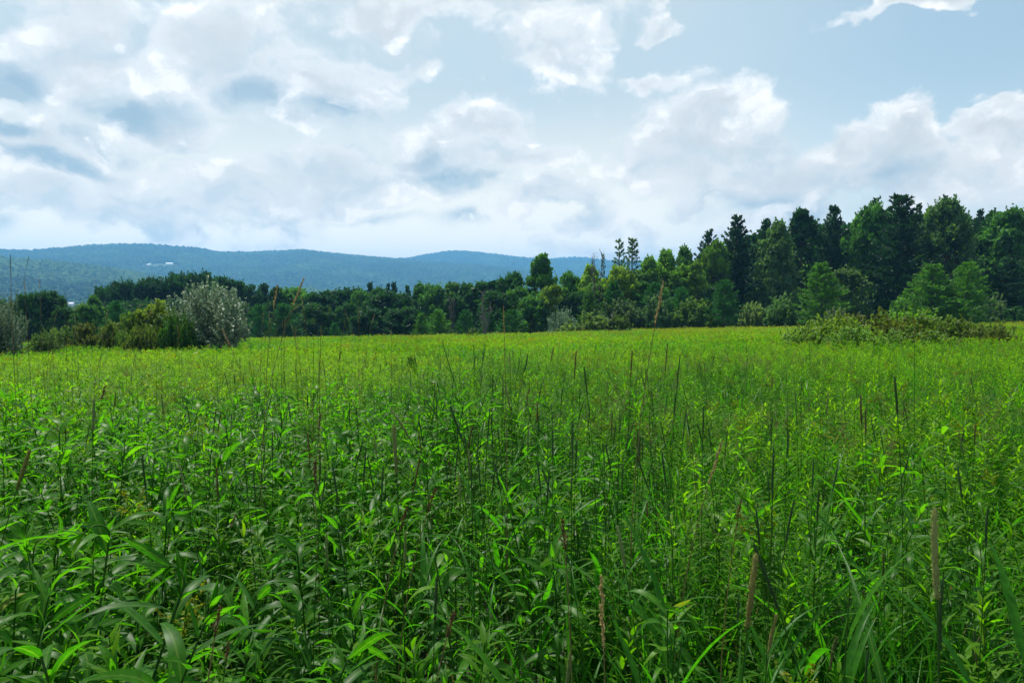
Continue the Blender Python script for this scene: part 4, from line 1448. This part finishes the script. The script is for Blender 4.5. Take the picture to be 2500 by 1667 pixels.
# --- grass between the plants
gx, gy = sow(60, .55, 15.0, f_grass)
gP, gR, gS = lay(gx, gy, .75, 1.2, .14)
gI = np.where(rng.random(len(gx)) < .22 + .22 * (gx / gy > .0), rng.integers(5, 8, len(gx)), rng.integers(0, 5, len(gx)))
ux, uy = sow(34, .55, 9.0, lambda x, y: .9 - .4 * smooth01(y, 5, 9))
uP, uR, uS = lay(ux, uy, .42, .72, .2)
scatter('undergrowth', [t['joined'] for t in NARROW[:5]] + [t['joined'] for t in BROAD[:6]] + TUFT[:3], uP, uR, uS, rng.integers(0, 14, len(ux)), meadow_tint(ux, uy) - .05 + rng.normal(0, .12, len(ux)), label='low leafy undergrowth hiding the soil')
scatter('meadow_grass', TUFT, gP, gR, gS, gI, meadow_tint(gx, gy) - .05 + rng.normal(0, .12, len(gx)), label='green grass blades growing between the goldenrods')
wx, wy = sow(1.8, 1.2, 22.0, lambda x, y: np.clip(smooth01(x / y, -.2, .35) * (vnoise(x * .5, y * .4, 61) > .5) + .2, 0, 1))
wP, wR, wS = lay(wx, wy, .85, 1.1)
scatter('wispy_grass', WISP, wP, wR, wS, rng.integers(0, 3, len(wx)), np.full(len(wx), .4), label='thin brownish flowering grass in the right half of the meadow')

# --- the far meadow, in patches
xs, ys = [], []
y = 21.0
while y < 112:
    st = .80 + .006 * (y - 21)
    hw_ = .86 * y + 3
    x = np.arange(-hw_, hw_, st) + rng.uniform(-.3, .3)
    xs.append(x + rng.uniform(-.25, .25, len(x))); ys.append(y + rng.uniform(-.3, .3, len(x)))
    y += st
fx, fy = np.concatenate(xs), np.concatenate(ys)
az = fx / fy
lim = 70 + 30 * smooth01(az, .02, .30)
k = fy < lim + 8
fx, fy = fx[k], fy[k]
n = len(fx)
yl = smooth01(fy, 34, 62) * (.35 + .65 * smooth01(az[k], -.35, .2))
pick = np.where(rng.random(n) < .06 + .50 * yl * (.45 + .8 * vnoise(fx * .12, fy * .10, 71)), rng.integers(5, 9, n), rng.integers(0, 5, n))
pick = np.where(rng.random(n) < .75 * (vnoise(fx * .16, fy * .11, 77) > .66) + .06, rng.integers(9, 12, n), pick)
P = np.stack([fx, fy, ground(fx, fy) - .02], 1)
sl = -.049
s = rng.uniform(.9, 1.12, n) * canopy(fx, fy)
scatter('far_meadow', PATCH, P, np.stack([np.full(n, sl), np.full(n, 0.), np.zeros(n)], 1) + np.stack([np.zeros(n), np.zeros(n), rng.integers(0, 4, n) * 1.5708 + rng.normal(0, .2, n)], 1),
        np.stack([s * (1 + .004 * (fy - 20)), s * (1 + .004 * (fy - 20)), s], 1), pick, np.clip(meadow_tint(fx, fy) + .06 + .28 * smooth01(fy, 42, 66) * (.25 + .75 * smooth01(fx / fy, -.3, .1)) + rng.normal(0, .08, n), 0, .95), label='distant yellow-green meadow plants as far as the trees')
print('MEADOW', len(bx), len(nx), len(gx), n)

# ------------------------------------------------------------------ seed heads
def timothy_head(seed, bow=0.0):
    r = np.random.default_rng(seed)
    n = 22
    t = np.linspace(0, 1, n)
    pts = np.stack([bow * np.sin(np.pi * t), 0 * t, t], 1)
    rad = .040 * np.clip(np.sin(np.pi * np.clip(t * .93 + .05, 0, 1)) ** .35, .2, 1) * r.uniform(.88, 1.12, n)
    b = MB()
    v, q = tube(pts, rad, 8)
    v = v + r.normal(0, .006, v.shape)
    b.add(v, q, np.repeat(.25 + .4 * t, 8) + r.uniform(-.1, .1, len(v)))
    m = 230
    f = r.uniform(.02, .99, m); a = r.uniform(0, 6.283, m)
    C = np.stack([bow * np.sin(np.pi * f) + np.cos(a) * .041, np.sin(a) * .041, f], 1)
    V, Q = leaf_quads(C, .017, r, up=0, long=2.4, outward=np.stack([np.cos(a), np.sin(a), np.full(m, .8)], 1) * 2)
    b.add(V, Q, np.repeat(r.uniform(.1, 1, m), 4))
    return b.mesh('seed_head', M_HEAD)


def plume_head(seed, tight=1.0):
    """lobed spike of reed canary grass or sedge"""
    r = np.random.default_rng(seed)
    b = MB()
    b.add(*tube([(0, 0, 0), (0, 0, .5), (0, 0, 1)], [.008, .006, .002], 4), .3)
    for k in range(26):
        f = (k + r.random()) / 26
        a = r.uniform(0, 6.283)
        L = (.16 * (1 - f) + .05) * r.uniform(.5, 1.2) * tight
        d = np.array([math.cos(a) * .32, math.sin(a) * .32, 1.0])
        m = 13
        C = np.array([0, 0, f * .93]) + d * (r.random((m, 1)) * L) + r.normal(0, .008 * tight, (m, 3))
        V, Q = leaf_quads(C, .021, r, up=0, long=2.2, outward=d * 1.5)
        b.add(V, Q, np.repeat(r.uniform(0, 1, m), 4))
    return b.mesh('seed_head', M_HEAD)


HEADS = [timothy_head(600), timothy_head(601, .04), timothy_head(602, -.03), timothy_head(603, .10)]
PLUMES = [plume_head(610), plume_head(611, 1.5), plume_head(612, .8)]
BL = [blade(.22, .006, .9, .9, _r), blade(.28, .007, 1.1, 1.2, _r), blade(.18, .006, .7, .6, _r)]
BL_ME = [mk_mesh('blade', v, q, M_BLADE, np.full(len(v), .5)) for v, q in BL]
HC = {'green': (.040, .085, .030), 'dark': (.045, .105, .034), 'grey': (.185, .245, .085), 'brown': (.12, .085, .035), 'tan': (.20, .22, .06), 'straw': (.36, .28, .135), 'rust': (.085, .040, .020), 'olive': (.10, .115, .045)}


MARKS = []


def stalk(u1, v1, u2, v2, colr, label, kind='timothy', L=None, group=None, thick=1.0, bow=0):
    """a grass stalk whose seed head spans the two photo points"""
    px = math.hypot(u2 - u1, v2 - v1)
    L = L or {'timothy': .105, 'canary': .15, 'sedge': .055}[kind]
    d = L * F_PX / px
    for _ in range(40):   # keep the plant a sensible height
        A = at(u1, v1, d)
        h = A.z - float(ground(A.x, d))
        hi = {'timothy': 1.5, 'canary': 2.05, 'sedge': 1.2}[kind]
        if h > hi and v1 > V_HOR:
            d *= 1.03
        elif h < .72:
            d *= .97
        else:
            break
    A, B = at(u1, v1, d), at(u2, v2, d)
    ax = A - B
    if len(label.split()) <= 9 and group is None:
        MARKS.append((label, (u1 + u2) / 2, (v1 + v2) / 2))
    g0 = B.x - ax.x * 2.2 * (.5 + .5 * random.random())
    gy_ = B.y + random.uniform(-.08, .08)
    gz = float(ground(g0, gy_)) - .02
    nm = {'timothy': 'timothy_grass', 'canary': 'reed_grass', 'sedge': 'sedge'}[kind]
    root = bpy.data.objects.new(nm, None)
    root.empty_display_size = .05
    COL.objects.link(root)
    root.location = (g0, gy_, gz)
    tag(root, label, 'grass stalk', group or {'timothy': 'timothy stalks standing over the meadow', 'canary': 'tall reed grass stalks', 'sedge': 'dark brown sedge stalks'}[kind])
    base = Vector((0, 0, 0)); end = B - root.location
    ctl = end - ax.normalized() * end.length * .45
    pts = [tuple((1 - t) ** 2 * base + 2 * t * (1 - t) * ctl + t * t * end) for t in np.linspace(0, 1, 10)]
    rr = np.linspace(.0021, .0011, 10) * (1.15 if kind == 'canary' else 1)
    m = MB(); m.add(*tube(pts, rr, 5), .45)
    link('stem', m.mesh('stem', M_STEM if colr not in ('straw', 'rust') else M_DRY), root, tint=.35)
    me = (HEADS[3] if bow else HEADS[random.choice((0, 1, 2, 1, 2, 3))]) if kind == 'timothy' else PLUMES[{'canary': random.choice((0, 2)), 'sedge': 1}[kind]]
    h = link('seed_head', me, root, tint=random.uniform(.35, .65))
    h.color = (*[c * random.uniform(.92, 1.08) for c in HC[colr]], 1)
    q = ax.to_track_quat('Z', 'Y')
    ln = ax.length
    w = ln * thick if kind != 'timothy' else max(ln, .085) * thick
    if kind == 'timothy':
        w = .086 * thick
    h.matrix_local = Matrix.Translation(end) @ q.to_matrix().to_4x4() @ Matrix.Rotation(random.uniform(-.6, .6) + (math.pi if bow < 0 else 0), 4, 'Z') @ Matrix.Diagonal((w, w, ln, 1))
    for k in range(2 if d < 6 else 0):
        f = random.uniform(.35, .72)
        i = int(f * 9)
        b = link('blade', random.choice(BL_ME), root, tint=random.uniform(.2, .6))
        b.location = pts[i]
        b.rotation_euler = (0, 0, random.uniform(0, 6.283))
    return d


S = [
    # near right
    (1846, 1350, 1825, 1530, 'tan', 'thick tan timothy head, largest in the lower right', 1.2), (1897, 1498, 1877, 1603, 'tan', 'short plump tan timothy head just right of and below the largest one', 1.25),
    (2044, 1552, 2027, 1635, 'olive', 'short yellowish timothy head low on the right, between the plump tan one and the long pair', 1.15), (2282, 1239, 2288, 1462, 'grey', 'longest grey-brown timothy head, far lower right', 1.0),
    (2302, 1411, 2295, 1585, 'green', 'long green timothy head directly below the longest grey-brown one', .8), (2156, 1350, 2158, 1425, 'brown', 'small grey-brown timothy head left of the longest one', .8),
    (1839, 1324, 1901, 1487, 'dark', 'dark green timothy head leaning left across the largest tan head', .75), (2120, 1586, 2112, 1664, 'green', 'slim green timothy head at the bottom edge, right part', .8),
    (2338, 1140, 2349, 1219, 'dark', 'dark green timothy head leaning left near the right edge', .85), (2412, 1237, 2407, 1335, 'green', 'green timothy head near the right edge level with the longest one', .8),
    (2470, 1440, 2465, 1527, 'green', 'green timothy head close to the right edge, low', .8), (2380, 1527, 2376, 1595, 'green', 'left one of two short heads low at the right edge', .8),
    (2393, 1552, 2385, 1621, 'olive', 'right one of two short heads low at the right edge', .8), (1805, 1447, 1801, 1534, 'green', 'thin green timothy head left of the largest tan head', .7),
    (1890, 1107, 1886, 1219, 'dark', 'tall dark timothy head above the largest tan head', .7), (1987, 1118, 1984, 1190, 'dark', 'dark timothy head, second right above the plump tan head', .8),
    (2000, 1194, 1995, 1274, 'green', 'green timothy head below the dark one right of centre', .8), (1846, 1241, 1855, 1331, 'dark', 'dark timothy head just above the largest tan head', .75),
    (1939, 1219, 1919, 1324, 'green', 'green timothy head slanting right beside the dark ones', .7),
    # near centre
    (1391, 1384, 1385, 1458, 'grey', 'short fuzzy grey timothy head, lower centre', 1.3), (1392, 1592, 1382, 1685, 'grey', 'fuzzy grey timothy head cut by the bottom edge', 1.3),
    (1506, 1281, 1526, 1386, 'grey', 'grey-brown timothy head leaning left, lower centre right', 1.15), (1579, 1225, 1582, 1281, 'brown', 'small brownish timothy head right of the leaning grey-brown one', 1.0),
    (989, 1299, 987, 1378, 'grey', 'pale grey-green timothy head left of lower centre', 1.1), (1067, 1404, 1062, 1516, 'green', 'long green timothy head in front of a broad leaf, lower centre', .95),
    (961, 1035, 968, 1157, 'grey', 'long upright grey timothy head left of centre', 1.15), (1121, 1158, 1123, 1223, 'grey', 'small grey timothy head right of the long upright grey one', 1.0),
    (797, 1302, 799, 1384, 'grey', 'grey timothy head left of centre among broad leaves', 1.0), (73, 1096, 41, 1194, 'tan', 'thick tan timothy head leaning right at the left edge', 1.25),
    (229, 973, 227, 1052, 'grey', 'pale grey timothy head alone on the left', 1.1),
    # middle field
    (1079, 831, 1113, 943, 'dark', 'long timothy head leaning left, highest in the meadow centre', .85), (1156, 840, 1158, 909, 'dark', 'dark straight timothy head, left of a close pair at centre', .95),
    (1185, 836, 1174, 909, 'dark', 'dark timothy head bending right, right of a close pair at centre', .9), (1244, 860, 1246, 913, 'grey', 'grey-green timothy head right of the close centre pair', .9),
    (1288, 863, 1278, 911, 'dark', 'dark timothy head slanting right, right of centre', .9), (1407, 855, 1402, 926, 'brown', 'brown timothy head, left one of two brown ones right of centre', 1.0),
    (1544, 855, 1540, 921, 'brown', 'brown timothy head left of the tallest tan reed', 1.0), (1630, 838, 1624, 909, 'brown', 'brown timothy head right of the tallest tan reed', 1.0),
    (1426, 894, 1434, 964, 'dark', 'dark timothy head leaning left between the two brown ones', .8), (1310, 977, 1311, 1032, 'brown', 'short brown timothy head at centre', .9),
    (1227, 913, 1229, 967, 'grey', 'grey timothy head below the close centre pair', .9), (1235, 942, 1246, 998, 'grey', 'grey timothy head leaning left below the close centre pair', .9),
    (1203, 913, 1203, 957, 'dark', 'short dark timothy head below the close centre pair', .9), (1038, 976, 1065, 1013, 'dark', 'timothy head strongly leaning left, left of centre', .9),
    (1099, 989, 1128, 1073, 'dark', 'long leaning timothy head below the highest one', .85), (950, 994, 999, 1069, 'grey', 'arching timothy head over the long upright grey one', .95),
    (1398, 1025, 1397, 1117, 'dark', 'very dark long timothy head, left of a close pair right of centre', .8), (1407, 1074, 1405, 1140, 'dark', 'very dark timothy head, lower of a close pair right of centre', .9),
    (1562, 1069, 1562, 1127, 'brown', 'small brown-grey timothy head above the leaning grey-brown one', .9), (1661, 863, 1652, 960, 'green', 'long green timothy head right of the tallest tan reed', .75),
    (2184, 918, 2191, 1010, 'dark', 'long dark timothy head alone in the right meadow', .85), (2101, 962, 2104, 1033, 'brown', 'brown timothy head left of the long dark one on the right', 1.0),
    (2023, 959, 2019, 1014, 'grey', 'grey timothy head, leftmost of three in the right meadow', .9), (1942, 959, 1944, 1003, 'grey', 'short grey timothy head in the right meadow', 1.0),
    (2113, 997, 2114, 1060, 'brown', 'thin brown timothy head just below the brown one on the right', .8), (1889, 1091, 1887, 1167, 'dark', 'dark timothy head left above the tall dark one on the right', .8),
    (1923, 1045, 1921, 1114, 'dark', 'dark timothy head between the grey ones and the tall dark one', .85), (2381, 1037, 2379, 1085, 'brown', 'small brown timothy head far right of the meadow', .9),
    (1650, 960, 1645, 1010, 'dark', 'dark timothy head under the long green one', .9), (1717, 990, 1716, 1060, 'dark', 'thin dark timothy head between the long green one and the feathery tan reed', .8),
]
for u1, v1, u2, v2, c, l, th in S:
    stalk(u1, v1, u2, v2, c, l, 'timothy', None, None, th)
CN = [
    (1621, 681, 1600, 790, 'straw', 'tallest tan reed head leaning right, standing in front of the green bushes', .16, .9),
    (1229, 742, 1231, 818, 'straw', 'thin upright tan reed head at the centre of the meadow edge', .13, .6),
    (744, 674, 716, 745, 'straw', 'largest golden reed head, leaning right against the blue hill', .15, 1.15), (677, 693, 668, 753, 'straw', 'golden reed head left of the largest one', .14, .9),
    (735, 714, 740, 753, 'straw', 'thin pale reed head right of the largest golden one', .11, .7), (731, 742, 716, 757, 'straw', 'small side reed head slanting right below the largest golden one', .06, 1.0),
    (807, 741, 800, 770, 'tan', 'small pale reed head slanting right before the dark trees', .11, .8), (840, 753, 850, 780, 'straw', 'small bent reed head leaning left before the dark trees', .11, .8),
    (876, 747, 876, 780, 'straw', 'upright tan reed head right of the small bent one', .11, .7), (768, 766, 767, 796, 'tan', 'brownish reed head before the dark trees, left of the small slanting one', .10, .7),
    (915, 764, 908, 790, 'straw', 'rightmost slanting reed head before the dark trees', .10, .8), (956, 797, 956, 820, 'tan', 'short straight reed head on the brow, right of all the slanting ones', .09, .6),
    (643, 761, 641, 790, 'straw', 'thin reed head right beside the silver bush', .10, .7), (659, 762, 657, 790, 'straw', 'thin reed head between the silver bush and the golden pair', .10, .8),
    (690, 778, 689, 800, 'tan', 'short reed head below the golden pair, left one', .08, .7), (696, 776, 695, 800, 'straw', 'short reed head below the golden pair, right one', .08, .7),
    (784, 790, 783, 818, 'tan', 'small brown reed head low before the dark trees', .08, .7), (25, 620, 26, 666, 'rust', 'dark thin reed head rising highest at the left edge', .12, .6),
    (71, 624, 66, 644, 'dark', 'dark reed head on a long slanting stalk at the left edge', .09, 1.1), (59, 680, 61, 714, 'straw', 'pinkish tan reed head below the dark slanting one at the left', .10, 1.0),
    (96, 678, 97, 705, 'straw', 'pale reed head right of the pinkish one at the left', .10, .9), (540, 799, 562, 845, 'straw', 'bent golden reed head leaning left before the silver bush', .14, .9),
    (355, 738, 335, 752, 'straw', 'small drooping reed head above the rank weeds', .08, .9), (374, 748, 362, 775, 'straw', 'drooping reed head over the yellow-green shrub', .10, .9),
    (263, 752, 258, 780, 'straw', 'upright pale reed head among the rank weeds', .10, .8), (198, 742, 185, 756, 'straw', 'small pale reed head left of the rank weeds', .08, .9),
    (182, 766, 184, 790, 'straw', 'pale reed head left of the rank weeds, lower one', .09, .8), (138, 765, 133, 785, 'straw', 'pale reed head right of the grey bush at the left', .09, .9),
    (1467, 1395, 1474, 1585, 'straw', 'long feathery tan spike low at the centre right', .16, .8), (1763, 1075, 1730, 1182, 'straw', 'feathery tan spike leaning right in the right meadow', .14, .9),
    (2233, 769, 2233, 830, 'tan', 'thin brown reed head rising before the thicket', .15, .5), (160, 1607 - 900, 160, 730, 'tan', 'faint reed head by the small dark clump on the left', .09, .7),
    (679, 984, 662, 1021, 'tan', 'tan spike leaning right, left of centre', .09, .9), (907, 1618, 930, 1690, 'tan', 'tan spike leaning left at the bottom edge', .09, .9),
]
for u1, v1, u2, v2, c, l, L, th in CN:
    stalk(u1, v1, u2, v2, c, l, 'canary', L, None, th)
SG = [
    (1063, 1190, 1043, 1252, 'dark brown sedge head slanting right, upper of three near centre'), (993, 1237, 977, 1295, 'dark brown sedge head left of the slanting one near centre'),
    (1109, 1491, 1090, 1559, 'plump dark brown sedge head low at the centre'), (1374, 1263, 1380, 1346, 'thin rusty brown head at lower centre'),
    (257, 939, 245, 987, 'dark brown sedge head on the upper left'), (782, 1007, 777, 1065, 'dark brown sedge head left of centre, upper one'),
    (769, 1120, 770, 1181, 'rust brown sedge head below the upper one left of centre'), (763, 1070, 760, 1092, 'small rust sedge head between two longer ones left of centre'),
    (510, 1052, 507, 1073, 'small rust brown sedge head on the left'), (1809, 1219, 1800, 1272, 'dark rust sedge head above the largest tan timothy'),
    (1060, 1253, 1050, 1278, 'small brown sedge head under the slanting one near centre'), (963, 1287, 962, 1315, 'small dark sedge head left of the pale grey timothy'),
    (537, 1478, 523, 1560, 'brown sedge head at the lower left'), (558, 1562, 550, 1620, 'blurred brown sedge head below the lower left one'),
    (577, 1254, 560, 1290, 'reddish sedge head lying over to the right on the left'), (500, 1573, 494, 1600, 'small tan brown sedge head at the lower left'),
]
for u1, v1, u2, v2, l in SG:
    stalk(u1, v1, u2, v2, random.choice(('rust', 'brown', 'rust')), l, 'sedge', None, None, 1.5)

for u, v, l in [(832, 858, 'reddish brown dock stalk left of the dark sapling clump'), (1352, 846, 'reddish brown dock stalk right of centre in the far meadow'), (1770, 935, 'brown dock stalk in the right meadow')]:
    stalk(u, v, u - 8, v + 38, 'rust', l, 'sedge', .24, 'brown dock stalks', 1.2)

# the many other timothy stalks that nothing tells apart
m = 225
vv = 712 + 1667 * (.075 + .19 * rng.random(m) ** 1.5)
uu = np.where(rng.random(m) < .72, rng.normal(1250, 420, m), rng.uniform(60, 2480, m))
for k in range(m):
    u, v = float(np.clip(uu[k], 20, 2480)), float(vv[k])
    d = np.clip((CAM_Z - 1.17) / ((v - 712) / F_PX - .03), 2.2, 14.0) * random.uniform(.92, 1.1)
    ln = random.uniform(.075, .13) * F_PX / d
    c = random.choices(('dark', 'green', 'grey', 'brown'), (.5, .25, .13, .12))[0]
    stalk(u, v, u + random.gauss(0, .16) * ln, v + ln, c, 'thin %s timothy stalk among the many in the middle of the meadow' % {'dark': 'dark', 'green': 'green', 'grey': 'greyish', 'brown': 'brown'}[c],
          'timothy', ln / F_PX * d, 'lesser timothy stalks', random.uniform(.55, .85))
# small reed heads round the silver bush and the rank weeds
for k in range(26):
    u = random.choice((random.uniform(590, 900), random.uniform(590, 720), random.uniform(120, 560)))
    v = random.uniform(775, 812)
    stalk(u, v, u + random.gauss(0, 3), v + random.uniform(13, 24), random.choice(('straw', 'tan')), 'tiny pale reed head among those low beside the silver bush', 'canary', .09, 'tiny reed heads beside the silver bush', .8)

# broad bladed reed clumps in the near meadow
def reed_clump(u, v, Y, n, label, seed, H=.95):
    r = np.random.default_rng(seed)
    p = at(u, v, Y)
    root = bpy.data.objects.new('reed_clump', None)
    root.empty_display_size = .05
    COL.objects.link(root)
    root.location = (p.x, Y, float(ground(p.x, Y)) - .02)
    tag(root, label, 'grass clump', 'broad-bladed reed clumps')
    for s in range(max(1, n // 5)):
        q = r.normal(0, .05, 2); ln = r.normal(0, .12, 2)
        t = np.linspace(0, 1, 7)
        hh = H * r.uniform(.8, 1.05)
        pts = np.stack([q[0] + ln[0] * t ** 2, q[1] + ln[1] * t ** 2, hh * t], 1)
        m = MB(); m.add(*tube(pts, np.linspace(.0032, .0015, 7), 5), .4)
        link('stem', m.mesh('stem', M_STEM), root, tint=.3)
        for k in range(5):
            f = .35 + .16 * k
            i = min(6, int(f * 6))
            vb, qb = blade(r.uniform(.26, .42), r.uniform(.012, .018), r.uniform(.85, 1.3), r.uniform(.25, 1.1), r)
            o = link('blade', mk_mesh('blade', vb, qb, M_BLADE, np.full(len(vb), .5)), root, tint=float(r.uniform(.15, .55)))
            o.location = pts[i]
            o.rotation_euler = (0, 0, r.uniform(0, 6.283))


for i, (u, v, Y, n, l) in enumerate([
        (1300, 1120, 2.3, 10, 'broad dark reed blades crossing at the centre of the near meadow'), (1180, 1080, 2.9, 10, 'tall reed blades left of the crossing ones'),
        (1010, 1120, 2.5, 5, 'single reed with wide blades left of centre'), (1460, 1130, 2.4, 5, 'reed with long blades right of the crossing ones'),
        (1640, 1200, 2.0, 5, 'reed with dark blades slanting down to the right'), (1560, 1350, 1.6, 5, 'near reed with a long blade slanting across the lower centre'),
        (2050, 1330, 1.7, 5, 'near reed with arching blades on the lower right'), (1790, 1230, 2.0, 5, 'reed with one long blade slanting right of centre'),
        (130, 1120, 2.4, 5, 'reed with long blades among goldenrods on the left'), (2250, 1300, 1.8, 5, 'reed with thin blades at the far right'),
        (40, 940, 4.2, 10, 'dense reed blades at the left edge'), (880, 1000, 3.6, 10, 'wide-leaved reed clump left of the long leaning timothy'),
        (1400, 1480, 1.35, 5, 'lowest reed blades at the bottom centre'), (2420, 1420, 1.5, 5, 'reed blades at the lower right corner')]):
    reed_clump(u, v, Y, n, l, 700 + i)

# ------------------------------------------------------------------ tell the nearest goldenrods apart by the seed head they stand beside
def to_px(p):
    dx, dy, dz = p[0], p[1], p[2] - CAM_Z
    c, s = math.cos(PITCH), math.sin(PITCH)
    f_, u_ = dy * c - dz * s, dy * s + dz * c
    return CU + F_PX * dx / f_, CV - F_PX * u_ / f_


taken = set()
for o in list(COL.objects):
    if o.get('group') not in ('goldenrods in the foreground', 'narrow-leaved goldenrods in the foreground'):
        continue
    u, v = to_px((o.location.x, o.location.y, o.location.z + .9 * o.scale.z))
    if not (0 < u < 2500 and v < 1660):
        continue
    lb, mu, mv = min(MARKS, key=lambda q: math.hypot(q[1] - u, q[2] - v))
    if math.hypot(mu - u, mv - v) > 170:
        continue
    side = ('right of' if u > mu else 'left of') if abs(mu - u) > abs(mv - v) else ('just below' if v > mv else 'just above')
    look = ('nodding goldenrod' if 'nodding' in o['label'] else 'upright goldenrod') if o.name.startswith('goldenrod') else ('flowering slim goldenrod' if 'plume' in o['label'] else 'slim narrow-leaved goldenrod')
    t = '%s %s the %s' % (look, side, lb)
    if t not in taken and len(t.split()) <= 16:
        taken.add(t)
        o['label'] = t
print('named apart', len(taken))
